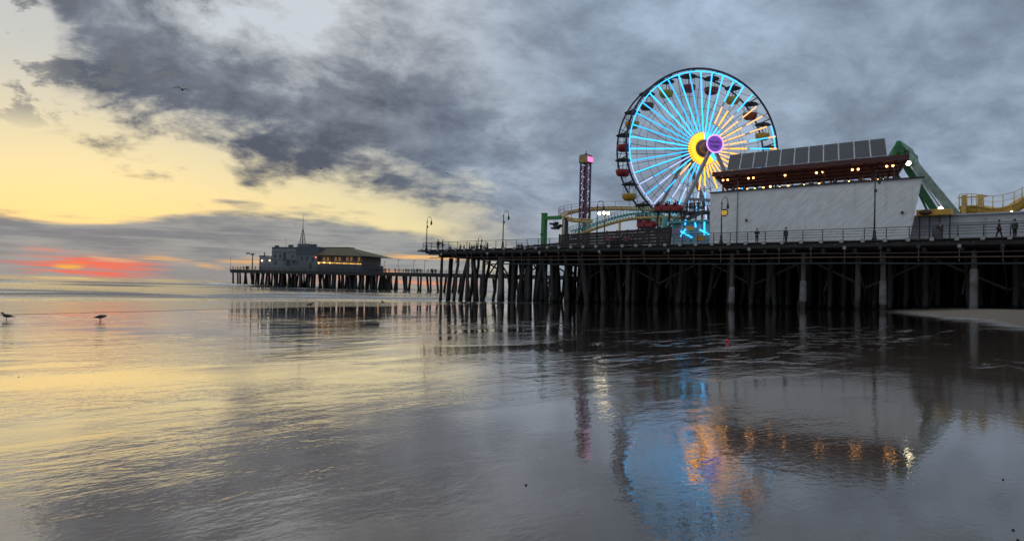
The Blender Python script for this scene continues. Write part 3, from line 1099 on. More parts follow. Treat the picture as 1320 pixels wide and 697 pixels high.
for k in range(NP):
    a0, a1 = pa + wv * k + 0.02, pa + wv * (k + 1) - 0.02
    fr = pan(a0, a1, 0.0, 1.0, 0.0, 0.06).build('solar_panel', pvframe, bld)
    pan(a0, a1, 0.03, 0.97, 0.055, 0.02).build('solar_glass', pv, fr)
MB().beam(SB(pa, bt + 0.25, zb0 - 0.12), SB(pb, bt + 0.25, zb0 - 0.12), 0.14, 0.2).build('rack_rail', steel_dk, bld)
MB().beam(SB(pa, tt_ - 0.25, zt0 - 0.4), SB(pb, tt_ - 0.25, zt0 - 0.4), 0.14, 0.2).build('rack_rail', steel_dk, bld)
for k in range(8):
    s_ = pa + 0.6 + (pb - pa - 1.2) * k / 7
    MB().box(SB(s_, bt + 0.5, (ZC + zb0) / 2), 0.14, 0.14, zb0 - ZC - 0.1, PM).build('rack_post', steel_dk, bld)
    MB().box(SB(s_, tt_ - 0.5, (ZC + zt0) / 2 - 0.2), 0.14, 0.14, zt0 - ZC - 0.7, PM).build('rack_post', steel_dk, bld)
    MB().beam(SB(s_, bt + 0.6, ZC + 0.2), SB(s_ + 1.1, bt + 0.6, zb0 - 0.2), 0.07).build('rack_brace', steel_dk, bld)

# lower grey building continuing landwards
TL = 6.0
ztop = on_t(1230, 277.5, TL).z
l0 = s1 - 1.2
low_b = thing('service_building', S(l0, TL, DECK), 'long low pale grey flat-roofed building right of the slanted white wall', 'building')
slab(l0 - 0.6, l0 + 40, TL, TL + 8, DECK, ztop).build('wall', plaster, low_b)
MB().box(S(l0 + 20, TL - 0.06, ztop + 0.05), 40.2, 0.3, 0.16, PM).build('coping', pvframe, low_b)
MB().box(S(l0 + 20, TL - 0.03, ztop - 0.75), 40, 0.1, 0.07, PM).build('string_course', pvframe, low_b)
for k in range(9):
    MB().box(S(l0 + 2.2 + 4.2 * k, TL - 0.02, (DECK + ztop) / 2 - 0.1), 0.06, 0.08, ztop - DECK - 0.5, PM).build('panel_joint', foot_grey, low_b)

yellow_paint = mat('yellow_paint', (0.62, 0.36, 0.05), 0.5, var=0.2)
yellow_pale = mat('faded_yellow_paint', (0.66, 0.46, 0.15), 0.55, var=0.2)
brown = mat('brown_canvas', (0.10, 0.055, 0.03), 0.8, var=0.3)
p0, p1 = on_t(1181, 274, 4.6), on_t(1226, 273, 4.6)
aw = thing('yellow_awning', p0 + Vector((0, 0, -1)), 'yellow flat awning with a brown bundle where white wall meets grey building', 'awning')
sA, sB = st(p0)[0], st(p1)[0]
MB().box(S((sA + sB) / 2, 5.2, (p0.z + p1.z) / 2), sB - sA, 1.2, 0.62, PM).build('valance', yellow_paint, aw, bevel=0.03)
for k in range(4):
    MB().box(S(sA + 0.2 + (sB - sA - 0.4) * k / 3, 5.2, (p0.z + DECK) / 2 - 0.15), 0.12, 0.12, p0.z - DECK - 0.3, PM).build('bracket', steel_dk, aw)
MB().ball(on_t(1193, 273.5, 4.5), 0.62, 0.3, 0.30, 10, PM).build('canvas_bundle', brown, aw)

# ------------------------------------------------------------------ green A-frame ride
green = mat('bright_green_paint', (0.045, 0.26, 0.075), 0.45, var=0.2)
green_dk = mat('deep_green_paint', (0.035, 0.15, 0.06), 0.5, var=0.2)
green_gy = mat('faded_green_paint', (0.22, 0.30, 0.26), 0.5, var=0.25)
ta = 22.0
pk = on_t(1158, 184, ta)
ride = thing('swing_ride_frame', Vector((pk.x, pk.y, DECK)), 'tall green A-frame ride leaning legs beside the solar panels', 'ride')


def leg_to(px0, py0, t0, px1, py1, t1):
    a_, b_ = on_t(px0, py0, t0), on_t(px1, py1, t1)
    k = (DECK - b_.z) / (b_.z - a_.z)
    return a_, b_ + (b_ - a_) * k


for args, w, mt in (((1163, 193, ta, 1229, 273, ta), 0.95, green_gy), ((1161, 203, ta + 5, 1206, 273, ta + 5), 0.80, green_dk), ((1178, 236, ta + 5, 1196, 273, ta + 5), 0.25, green_dk),
                    ((1157, 190, ta, 1126, 240, ta), 0.75, green_gy), ((1155, 193, ta + 5, 1140, 216, ta + 5), 0.7, green_dk)):
    a_, b_ = leg_to(*args)
    lg = MB().beam(a_, b_, w, w).build('leg', mt, ride)
    for k in range(1, 6):
        c = a_.lerp(b_, k / 6.5)
        dd = (b_ - a_).normalized() * 0.12
        MB().beam(c - dd, c + dd, w * 1.05, w * 1.05).build('leg_flange', mt, lg)
a_, b_ = leg_to(1172, 211, ta - 0.6, 1214, 270, ta - 0.6)
MB().beam(a_, b_, 0.2, 0.2).build('light_strut', pvframe, ride)
hw = [on_t(x_, y_, ta - 0.5) for x_, y_ in ((1149, 203), (1152, 190), (1156, 181.5), (1161, 181.5), (1166, 191), (1172, 205), (1164, 203), (1157, 196))]
MB().prism(hw, [p + N_ * 6.4 for p in hw]).build('head', green, ride)
MB().tube(on_t(1159, 191, ta - 1.2), on_t(1159, 191, ta - 1.2) + N_ * 8, 0.5, n=12).build('axle', green_dk, ride)
MB().ball(on_t(1169, 196, ta - 0.6), 0.3, n=8).build('motor', steel_dk, ride)
for px, py, rr in ((1171, 210.5, 0.30), (1212.5, 269, 0.27)):
    c = on_t(px, py, ta - 1.2)
    fl_ = MB().lathe(c + N_ * 0.35, [(0.34, -0.2), (0.30, 0.1), (0.1, 0.3)], 10, PM @ Matrix.Rotation(-math.pi / 2, 3, 'X')).build('floodlight', steel_dk, ride)
    MB().ball(c, rr, n=12).build('lens', white_bulb, fl_)

# ------------------------------------------------------------------ roller coaster pieces
turq = mat('turquoise_paint', (0.12, 0.42, 0.40), 0.5, var=0.2)
mauve = mat('mauve_paint', (0.33, 0.22, 0.33), 0.5, var=0.2)
red_paint = mat('red_paint', (0.34, 0.022, 0.028), 0.4, var=0.2)
TC = 20.0


def smooth_path(px_pts, sub=5):
    p = [on_t(x_, y_, t_) for x_, y_, t_ in px_pts]
    out = []
    for i in range(len(p) - 1):
        a0, a1, a2, a3 = p[max(i - 1, 0)], p[i], p[i + 1], p[min(i + 2, len(p) - 1)]
        for k in range(sub):
            u_ = k / sub
            out.append(0.5 * ((2 * a1) + (a2 - a0) * u_ + (2 * a0 - 5 * a1 + 4 * a2 - a3) * u_ ** 2 + (3 * a1 - a0 - 3 * a2 + a3) * u_ ** 3))
    return out + [p[-1]]


def track(root, pts, spine_mat, rail_mat, gauge=0.9, spine_r=0.24, tie_mat=None, lift=0.55, ties=True, posts=None, post_mat=None, sup=0, hand=1.2):
    path = smooth_path(pts)
    MB().sweep(path, spine_r, 8).build('track_spine', spine_mat, root)
    side = []
    for i, p in enumerate(path):
        d = (path[min(i + 1, len(path) - 1)] - path[max(i - 1, 0)]).normalized()
        side.append(Vector((d.y, -d.x, 0)).normalized())
    for sg_ in (-1, 1):
        MB().sweep([p + s_ * sg_ * gauge / 2 + Vector((0, 0, lift)) for p, s_ in zip(path, side)], 0.09, 6).build('rail', rail_mat, root)
    if ties:
        for i in range(0, len(path), 1):
            p, s_ = path[i], side[i]
            MB().beam(p + s_ * gauge / 2 + Vector((0, 0, lift)), p, 0.09).beam(p - s_ * gauge / 2 + Vector((0, 0, lift)), p, 0.09).build('tie', tie_mat or spine_mat, root)
    if posts:
        tops = []
        for i in range(0, len(path), posts):
            b_ = path[i] + side[i] * (gauge / 2 + 0.4) + Vector((0, 0, lift - 0.1))
            tops.append(b_ + Vector((0, 0, hand)))
            MB().tube(b_ - Vector((0, 0, 0.3)), tops[-1], 0.05, n=6).build('handrail_post', post_mat, root)
        MB().sweep(tops, 0.035, 6).build('handrail', post_mat, root)
        MB().sweep([p - Vector((0, 0, hand * 0.45)) for p in tops], 0.025, 6).build('handrail', post_mat, root)
    if sup:
        for i in range(sup // 2, len(path), sup):
            p = path[i]
            if p.z - DECK > 1.0:
                MB().tube((p.x, p.y, DECK), p, 0.2, 0.17, 8).build('support', spine_mat, root)
    return path


rc = thing('roller_coaster', plan(790, TC), 'yellow and turquoise roller coaster loop left of the ferris wheel', 'roller coaster')
track(rc, [(880, 273, 27), (850, 271.5, 28), (820, 270, 29), (790, 269.5, 29), (765, 270.5, 28), (745, 272.5, 26), (732, 275.5, 24), (726, 279, 21), (730, 282.5, 18.5), (742, 285, 17), (762, 286, 16)],
      yellow_pale, yellow_pale, posts=3, post_mat=mauve, sup=14, lift=0.4)
track(rc, [(738, 304, 14), (755, 299, 14), (775, 292, 14.5), (795, 286, 15), (815, 282, 15.5), (840, 280.5, 16), (865, 280, 16.5), (884, 281, 17)],
      yellow_pale, turq, tie_mat=turq, posts=1, post_mat=turq, sup=11, lift=0.75, hand=0.7, gauge=1.1)
s_v = plan(856, 15.5)
MB().tube(s_v, (s_v.x, s_v.y, on_t(856, 280, 15.5).z), 0.42, n=10).build('column', turq, rc)
tp = on_t(856, 282, 15.5)
for dx_ in (-2.1, 2.1):
    MB().tube((tp.x, tp.y, tp.z - 2.0), tp + U_ * dx_ + Vector((0, 0, 0.2)), 0.22, n=8).build('column_arm', turq, rc)
# three floodlights at the coaster
for px, py in ((772.5, 275), (778.5, 274.5), (784, 275)):
    c = on_t(px, py, 13.0)
    fl_ = MB().lathe(c + N_ * 0.3, [(0.30, -0.15), (0.26, 0.1), (0.1, 0.3)], 10, PM @ Matrix.Rotation(-math.pi / 2, 3, 'X')).build('floodlight', steel_dk, rc)
    MB().ball(c, 0.24, n=10).build('lens', white_bulb, fl_)
a = plan(778.5, 13.3)
MB().tube(a, (a.x, a.y, on_t(778, 276, 13.3).z), 0.09, n=8).build('floodlight_mast', steel_dk, rc)
MB().beam(on_t(771, 276.5, 13.3), on_t(786, 276.5, 13.3), 0.12).build('floodlight_bar', steel_dk, rc)

rc2 = thing('roller_coaster', plan(1290, 20), 'yellow roller coaster curve dipping above the grey flat-roofed building', 'roller coaster')
track(rc2, [(1238, 272, 21), (1256, 271, 21), (1270, 272, 20.5), (1285, 274.5, 20), (1300, 271.5, 20), (1315, 263, 20.5), (1335, 252, 21), (1360, 241, 22)],
      yellow_paint, yellow_pale, spine_r=0.62, posts=3, post_mat=yellow_pale, sup=12, lift=0.45, gauge=1.4, hand=1.5)
for px, py in ((1243, 254), (1264, 253)):
    p = on_t(px, py, 20.3)
    MB().box(p - Vector((0, 0, 1.1)), 0.5, 0.4, 2.6, PM).build('gate_post', yellow_pale, rc2)
MB().box((on_t(1243, 254, 20.3) + on_t(1264, 254, 20.3)) / 2, 3.0, 0.12, 0.14, PM).build('gate_bar', yellow_pale, rc2)
for px, py in ((1304, 273.5), (1317, 274)):
    c = on_t(px, py, 16.5)
    MB().ball(c, 0.16, n=8).build('bulb', white_bulb, rc2)
    MB().tube((c.x, c.y, ztop - 0.2), c, 0.05, n=6).build('bulb_stem', steel_dk, rc2)


def coaster_car(root, c, w, hh):
    prof = [(-w / 2, -hh / 2), (w / 2 - 0.15, -hh / 2), (w / 2, -hh * 0.1), (w / 2 - 0.1, hh * 0.35), (w * 0.18, hh / 2), (w * 0.05, hh * 0.1), (-w * 0.3, hh * 0.1), (-w * 0.38, hh / 2), (-w / 2, hh / 2)]
    ob = MB().prism([c + U_ * a_ + Vector((0, 0, b_)) - N_ * 0.6 for a_, b_ in prof], [c + U_ * a_ + Vector((0, 0, b_)) + N_ * 0.6 for a_, b_ in prof]).build('car_body', red_paint, root, bevel=0.04)
    MB().box(c + Vector((0, 0, -hh / 2 - 0.1)), w * 0.8, 0.9, 0.2, PM).build('chassis', steel_dk, ob)
    for dx_ in (-w * 0.32, w * 0.32):
        for dt in (-0.45, 0.45):
            MB().lathe(c + U_ * dx_ + N_ * dt + Vector((0, 0, -hh / 2 - 0.2)), [(0.14, -0.05), (0.16, 0), (0.14, 0.05)], 10, PM @ Matrix.Rotation(math.pi / 2, 3, 'X')).build('wheel', steel_dk, ob)
    MB().box(c + U_ * (-w * 0.22) + Vector((0, 0, hh * 0.3)), 0.16, 1.0, 0.75, PM).build('seat_back', steel_dk, ob)


tr = thing('coaster_train', on_t(862, 272, 13) - Vector((0, 0, 1)), 'dark red roller coaster train with riders before the wheel boarding stairs', 'coaster train')
TRAIN = [on_t(x_, 267.5, 13) for x_ in (851, 862, 873)]
for c in TRAIN:
    coaster_car(tr, c, 1.35, 0.9)
tr2 = thing('coaster_train', on_t(834, 290, 13) - Vector((0, 0, 1)), 'bright red parked coaster car on the low track behind the dark fence', 'coaster train')
for x_ in (828.5, 839):
    coaster_car(tr2, on_t(x_, 288.5, 11), 1.3, 0.95)
trk = thing('coaster_track', plan(860, 13), 'dark elevated track stub carrying the dark red train', 'roller coaster')
a_, b_ = on_t(843, 273, 13), on_t(884, 272, 13)
for dt in (-0.45, 0.45):
    MB().tube(a_ + N_ * dt, b_ + N_ * dt, 0.09, n=6).build('rail', steel_dk, trk)
for k in range(9):
    c = a_.lerp(b_, k / 8)
    MB().beam(c - N_ * 0.6, c + N_ * 0.6, 0.12).build('tie', steel_dk, trk)
for k in (1, 4, 7):
    c = a_.lerp(b_, k / 8)
    MB().tube((c.x, c.y, DECK), c, 0.14, n=8).build('support', steel_dk, trk)

# ------------------------------------------------------------------ dark fence enclosure and boarding station
fence_dk = mat('dark_brown_boards', (0.040, 0.030, 0.028), 0.8, var=0.3, scale=1.0, bump=0.4, streak=(0.6, 0.6, 5))
zf0, zf1 = on_t(730, 302, 5).z, on_t(862, 292.5, 5).z
fs0, fs1 = s_of(720, 5, 8), s_of(864, 5, 8)
fen = thing('board_fence', S(fs0, 5, DECK), 'tall dark brown horizontal board fence round the coaster', 'fence')
nb = 6
for k in range(nb):
    za, zb_ = DECK + (zf0 - DECK) * k / nb, DECK + (zf0 - DECK) * (k + 1) / nb - 0.03
    zc0, zd0 = DECK + (zf1 - DECK) * k / nb, DECK + (zf1 - DECK) * (k + 1) / nb - 0.03
    r0 = [S(fs0, 5, za), S(fs1, 5, zc0), S(fs1, 5, zd0), S(fs0, 5, zb_)]
    MB().prism(r0, [p + N_ * (0.08 + 0.01 * (k % 2)) for p in r0]).build('board', fence_dk, fen)
for k in range(12):
    u_ = k / 11
    s_ = fs0 + (fs1 - fs0) * u_
    zz = DECK + (zf0 - DECK) * (1 - u_) + (zf1 - DECK) * u_
    MB().box(S(s_, 5.2, (DECK + zz) / 2 + 0.05), 0.14, 0.14, zz - DECK + 0.1, PM).build('post', fence_dk, fen)
fen2 = thing('board_fence', plan(690, 12), 'dark fence sloping down beside the green post', 'fence')
for k in range(4):
    r0 = [S(s_of(672, 12), 12, DECK + 0.30 * k), S(s_of(723, 12), 12, DECK + 0.42 * k), S(s_of(723, 12), 12, DECK + 0.42 * (k + 1) - 0.03), S(s_of(672, 12), 12, DECK + 0.30 * (k + 1) - 0.03)]
    MB().prism(r0, [p + N_ * 0.08 for p in r0]).build('board', fence_dk, fen2)
for k in range(7):
    s_ = s_of(672, 12) + (s_of(723, 12) - s_of(672, 12)) * k / 6
    MB().box(S(s_, 12.15, DECK + 0.75), 0.12, 0.12, 1.5, PM).build('post', fence_dk, fen2)

blue_led = lamp_mat('blue_led', (0.022, 0.31, 0.66), 3.1)
blue_dim = lamp_mat('dimmer_blue_led', (0.022, 0.31, 0.66), 2.1)
white_led = lamp_mat('white_led', (0.50, 0.60, 1.0), 0.95)
gold_led = lamp_mat('gold_led', (1.0, 0.41, 0.025), 2.0)
amber_led = lamp_mat('amber_led', (1.0, 0.43, 0.14), 1.7)
pink_led = lamp_mat('pink_led', (0.95, 0.35, 0.85), 1.2)
purple = mat('purple_disc', (0.20, 0.09, 0.42), 0.5, var=0.1, emit=(0.22, 0.08, 0.55), power=0.55)

stn = thing('boarding_station', plan(890, 11), 'pale wheel boarding booth with blue neon tubes beside the white wall', 'station')
zs = on_t(890, 284, 11).z
b0, b1 = s_of(866, 11, 8), s_of(917, 11, 8)
MB().box(S((b0 + b1) / 2, 12.6, (DECK + zs) / 2 - 0.2), b1 - b0, 2.4, zs - DECK - 0.4, PM).build('booth_wall', plaster, stn)
MB().box(S((b0 + b1) / 2, 12.2, zs - 0.2), b1 - b0 + 0.6, 3.6, 0.28, PM).build('roof', turq, stn)
for k in range(5):
    s_ = b0 + 0.3 + (b1 - b0 - 0.6) * k / 4
    MB().box(S(s_, 10.8, (DECK + zs) / 2 - 0.15), 0.2, 0.2, zs - DECK - 0.3, PM).build('column', (turq, plaster)[k % 2], stn)
for (x0, y0, x1, y1), mt in (((875, 297, 892, 306), blue_led), ((877, 305, 884, 295), blue_led), ((908, 283, 908, 303), blue_led), ((884, 283, 883, 290), blue_led), ((896, 287, 897, 293), blue_led), ((902, 296, 914, 302), blue_led)):
    MB().tube(on_t(x0, y0, 10.6), on_t(x1, y1, 10.6), 0.12, n=8).build('neon_tube', mt, stn)
for px, py, mt in ((903, 307, yellow_paint), (872, 299, mauve), (890, 294, yellow_pale)):
    MB().box(on_t(px, py, 10.5), 1.2, 0.1, 0.55, PM).build('panel', mt, stn)

stl = mat('grey_steel_frame', (0.075, 0.085, 0.09), 0.5, var=0.2)
pf = thing('boarding_stairs', plan(895, 15), 'dark steel stairs and railed platform under the ferris wheel', 'platform')
za = on_t(895, 272, 15).z
e0, e1 = s_of(878, 15, 10), s_of(917, 15, 10)
MB().box(S((e0 + e1) / 2, 15.8, za - 0.2), e1 - e0, 2.4, 0.3, PM).build('platform', stl, pf)
for k in range(6):
    s_ = e0 + (e1 - e0) * k / 5
    MB().box(S(s_, 14.7, za + 0.55), 0.07, 0.07, 1.2, PM).build('rail_post', stl, pf)
    MB().box(S(s_, 15.8, (DECK + za) / 2), 0.18, 0.18, za - DECK - 0.4, PM).build('leg', stl, pf)
for z_ in (0.6, 1.15):
    MB().beam(S(e0, 14.7, za + z_), S(e1, 14.7, za + z_), 0.07).build('rail', stl, pf)
for dz_ in (0, 1.0):
    MB().beam(on_t(878, 287 - 7 * dz_, 14.2), on_t(906, 273 - 7 * dz_, 14.2), 0.14, 0.5 - 0.35 * dz_).build('stringer', stl, pf)
for k in range(12):
    c = on_t(878, 286, 14.6).lerp(on_t(906, 272, 14.6), k / 11)
    MB().box(c, 0.3, 1.0, 0.05, PM).build('tread', stl, pf)

# ------------------------------------------------------------------ green crane post
gp = plan(700.5, 18)
gpost = thing('green_ride_post', gp, 'bright green square post with a side arm left of the coaster loop', 'ride')
zt_ = on_t(700, 275.5, 18).z
za_ = on_t(700, 281.5, 18).z
MB().box((gp.x, gp.y, (DECK + zt_) / 2), 0.78, 0.78, zt_ - DECK, PM).build('post', green, gpost, bevel=0.03)
MB().box((gp.x, gp.y, zt_ + 0.03), 0.9, 0.9, 0.12, PM).build('cap', green_dk, gpost)
arm_e = on_t(723, 281, 18)
MB().beam((gp.x, gp.y, za_), (arm_e.x, arm_e.y, za_), 0.55, 0.6).build('arm', green, gpost)
MB().box(on_t(698, 302, 17.5), 0.3, 0.3, 0.25, PM).build('bracket', green_dk, gpost)
cr = thing('hanging_ride_cars', on_t(717, 291, 18), 'dark hanging ride seats under the green arm', 'ride')
for px, py in ((714, 288), (719, 291), (716, 293.5)):
    c = on_t(px, py, 18)
    st_ = MB().prism([c + U_ * a_ + Vector((0, 0, b_)) - N_ * 0.5 for a_, b_ in ((-0.7, 0.1), (-0.5, -0.25), (0.5, -0.25), (0.75, 0.2), (0.4, 0.05))], [c + U_ * a_ + Vector((0, 0, b_)) + N_ * 0.5 for a_, b_ in ((-0.7, 0.1), (-0.5, -0.25), (0.5, -0.25), (0.75, 0.2), (0.4, 0.05))]).build('seat', steel_dk, cr)
    MB().tube(c, (c.x, c.y, za_ - 0.2), 0.04, n=6).build('hanger', steel_dk, st_)
a = plan(729, 18)
MB().box((a.x, a.y, (DECK + za_) / 2), 0.5, 0.5, za_ - DECK, PM).build('mast', steel_dk, cr)

# ------------------------------------------------------------------ drop tower
violet = mat('violet_tower_paint', (0.13, 0.07, 0.15), 0.5, var=0.2)
redv = mat('red_tower_paint', (0.22, 0.03, 0.05), 0.5, var=0.2)
td = 25.0
db = plan(752, td)
ztw = on_t(753, 211, td).z
dt_ = thing('drop_tower', db, 'slim violet lattice drop tower with a yellow box head', 'drop tower')
hw_ = 0.62
for sx_ in (-1, 1):
    for sy_ in (-1, 1):
        c = db + U_ * sx_ * hw_ + N_ * sy_ * hw_
        MB().box((c.x, c.y, (DECK + ztw) / 2), 0.24, 0.24, ztw - DECK, PM).build('tower_leg', violet, dt_)
nseg = 16
dot_me = MB().ball((0, 0, 0), 0.085, n=8).mesh('marker_light')
dot_me.materials.append(lamp_mat('marker_bulb', (0.9, 0.8, 0.9), 0.7))
for k in range(nseg):
    z0_, z1_ = DECK + (ztw - DECK) * k / nseg, DECK + (ztw - DECK) * (k + 1) / nseg
    for sy_ in (-1, 1):
        c = db + N_ * sy_ * hw_
        sg_ = 1 if k % 2 else -1
        MB().beam(c - U_ * hw_ * sg_ + Vector((0, 0, z0_ - DECK)), c + U_ * hw_ * sg_ + Vector((0, 0, z1_ - DECK)), 0.13).build('brace', redv, dt_)
        MB().beam(c - U_ * hw_ + Vector((0, 0, z1_ - DECK)), c + U_ * hw_ + Vector((0, 0, z1_ - DECK)), 0.12).build('crosspiece', violet, dt_)
    for sx_ in (-1, 1):
        c = db + U_ * sx_ * hw_
        MB().beam(c - N_ * hw_ + Vector((0, 0, z0_ - DECK)), c + N_ * hw_ + Vector((0, 0, z1_ - DECK)), 0.12).build('brace', violet, dt_)
    shared('marker_light', dot_me, dt_, db - N_ * (hw_ + 0.18) + U_ * (0.25 if k % 2 else -0.25) + Vector((0, 0, (z0_ + z1_) / 2 - DECK)))
MB().box((db.x, db.y, (DECK + ztw) / 2), 0.55, 0.55, ztw - DECK, PM).build('core', redv, dt_)
hd = MB().box((db.x, db.y, ztw + 0.65), 1.85, 1.85, 1.3, PM).build('head', mat('ochre_paint', (0.42, 0.30, 0.10), 0.6, var=0.2), dt_, bevel=0.1)
MB().box((db.x, db.y, ztw + 1.38), 1.5, 1.5, 0.2, PM).build('head_cap', steel_dk, hd)
MB().tube((db.x, db.y, ztw + 1.4), (db.x, db.y, ztw + 2.3), 0.06, n=6).build('beacon_stem', steel_dk, hd)
MB().ball((db.x, db.y, ztw + 1.75), 0.18, n=8).build('beacon', steel_dk, hd)
c = db + U_ * 0.95 + Vector((0, 0, ztw + 0.65 - DECK))
MB().box(c, 0.16, 1.6, 0.9, PM).build('pink_light', mat('pink_neon', (0.6, 0.2, 0.5), 0.4, emit=(1.0, 0.28, 0.75), power=0.9), hd)

# ------------------------------------------------------------------ ferris wheel
CF = on_t(906.5, 192.0, 27.0)
RW = 104.0 * (CAM_R.transposed() @ (CF - CAM)).z * -1 / F_PX
ph = R_(10)
WN = Vector((math.sin(ph), -math.cos(ph), 0))           # wheel normal, towards the beach
WH = Vector((math.cos(ph), math.sin(ph), 0))            # rightwards in the wheel plane
WZ = Vector((0, 0, 1))
THK = 4.4
CB = CF - WN * THK


def W(c, r, th, off=0.0):
    return c + (WH * math.cos(th) + WZ * math.sin(th)) * r + WN * off


fw = thing('ferris_wheel', Vector((CF.x, CF.y, DECK)) - WN * THK / 2, 'big ferris wheel with glowing blue and gold light spokes and purple hub', 'ferris wheel')
spoke_m = mat('pale_grey_spoke', (0.20, 0.21, 0.23), 0.5, var=0.15)
rim_m = mat('dark_rim_steel', (0.030, 0.038, 0.058), 0.5, var=0.15)
NS = 40
for c, nm in ((CF, 'front_rim'), (CB, 'rear_rim')):
    rm = MB().sweep([W(c, RW, 2 * math.pi * k / 80) for k in range(80)], 0.17 if nm == 'front_rim' else 0.15, 8, closed=True).build(nm, rim_m, fw)
    MB().sweep([W(c, RW * 0.74, 2 * math.pi * k / 80) for k in range(80)], 0.035, 6, closed=True).build('brace_ring', spoke_m, rm)
    MB().sweep([W(c, RW * 0.50, 2 * math.pi * k / 80) for k in range(80)], 0.035, 6, closed=True).build('brace_ring', spoke_m, rm)
TH0 = R_(3.5)
rs = random.Random(5)
for k in range(NS):
    th = TH0 + 2 * math.pi * k / NS
    deg = math.degrees(th) % 360
    sp = MB().tube(W(CF, 1.3, th), W(CF, RW, th), 0.05, n=6).build('spoke', spoke_m, fw)
    MB().tube(W(CB, 1.3, th), W(CB, RW, th), 0.05, n=6).build('rear_spoke', spoke_m, fw)
    segs = []
    if 72 <= deg <= 206:
        segs = [(0.215, 0.965, blue_led)]
        if 95 < deg < 100 or 150 < deg < 155:
            segs = [(0.215, 0.62, blue_led), (0.66, 0.965, blue_led)]
    elif 206 < deg <= 245:
        segs = [(0.215, 0.52, white_led if k % 2 else blue_led), (0.54, 0.74, blue_led if k % 2 else white_led), (0.76, 0.95, white_led if k % 2 else blue_led)]
        if 216 < deg < 236:
            segs[0] = (0.25, 0.45, amber_led) if k % 2 else segs[0]
    elif 245 < deg <= 295:
        segs = [(0.215, (0.46, 0.36, 0.52)[k % 3], gold_led if deg > 258 else blue_led), (0.54, 0.70, white_led if k % 2 else blue_led), (0.70, 0.95, blue_led if k % 2 else white_led)]
    elif 295 < deg <= 352:
        segs = [(0.215, 0.56, gold_led if k % 2 else amber_led), (0.60, 0.95, blue_led)]
    else:
        segs = [(0.215, 0.33, blue_led if deg > 40 and deg < 72 else amber_led), (0.35, 0.58, amber_led if k % 3 else gold_led)]
        if 44 <= deg < 72:
            segs.append((0.66, 0.965, blue_led))
        elif 20 <= deg < 44:
            segs.append((0.66, 0.90, amber_led))
        else:
            segs += [(0.62, 0.88, blue_led), (0.89, 0.985, amber_led)]
    for a_, b_, mt in segs:
        if mt is blue_led and rs.random() < 0.35:
            mt = blue_dim
        MB().tube(W(CF, RW * a_, th, 0.16), W(CF, RW * b_, th, 0.16), 0.115, n=6).build('light_tube', mt, sp)
    MB().tube(W(CF, RW * 0.115, th, 0.25), W(CF, RW * 0.205, th, 0.25), 0.15, n=6).build('hub_light', gold_led if 88 < deg < 318 else blue_led, sp)
    # rim light between two spokes
    th2 = TH0 + 2 * math.pi * (k + 1) / NS
    dm = (deg + 4.5) % 360
    if not (25 < dm < 62 or 330 < dm or dm < 8):
        mt = white_led if 190 < dm < 262 else blue_led
        MB().tube(W(CF, RW * 0.962, th + 0.008, 0.18), W(CF, RW * 0.962, th2 - 0.008, 0.18), 0.10, n=6).build('rim_light', mt, fw)
# cross ties between the rims and the gondolas hung from them
canopy_m = mat('black_gondola_canopy', (0.018, 0.020, 0.024), 0.5, var=0.15)
tub_red = mat('red_gondola', (0.30, 0.022, 0.026), 0.4, var=0.2)
tub_yel = mat('yellow_gondola', (0.55, 0.31, 0.03), 0.4, var=0.2)
tub_brn = mat('rust_gondola', (0.20, 0.055, 0.030), 0.45, var=0.2)
mesh_cache = {}


def gmesh(nm, mt, fn):
    if (nm, mt.name) not in mesh_cache:
        me = fn().mesh(nm)
        me.materials.append(mt)
        mesh_cache[(nm, mt.name)] = me
    return mesh_cache[(nm, mt.name)]


for k in range(20):
    th = TH0 + R_(4.5) + 2 * math.pi * k / 20
    MB().tube(W(CF, RW * 0.985, th), W(CB, RW * 0.985, th), 0.09, n=6).build('axle_tie', rim_m, fw)
    MB().beam(W(CF, RW * 0.985, th), W(CB, RW * 0.985, th + 2 * math.pi / 20), 0.06).build('cross_brace', rim_m, fw)
    piv = W(CF, RW * 0.985, th) - WN * THK / 2
    tub_mt = (tub_red, tub_yel, tub_brn, tub_yel, tub_red)[k % 5]
    tub = shared('gondola', gmesh('gondola', tub_mt, lambda: MB().lathe((0, 0, 0), [(0.35, -3.05), (0.85, -2.95), (1.08, -2.62), (1.15, -2.25), (1.18, -2.0), (1.08, -1.98), (1.0, -2.4), (0.3, -2.5)], 14)), fw, piv)
    shared('canopy', gmesh('canopy', canopy_m, lambda: MB().lathe((0, 0, 0), [(1.28, -0.52), (1.30, -0.45), (0.95, -0.22), (0.45, -0.08), (0.1, 0.0)], 16)), tub, piv)
    shared('pole', gmesh('pole', rim_m, lambda: MB().tube((0, 0, -2.5), (0, 0, 0.05), 0.06, n=6)), tub, piv)
    for a in (0.8, 2.36, 3.93, 5.5):
        shared('stanchion', gmesh('stanchion', rim_m, lambda: MB().tube((1.05, 0, -2.0), (1.12, 0, -0.45), 0.03, n=5)), tub, piv, rot=(0, 0, a))
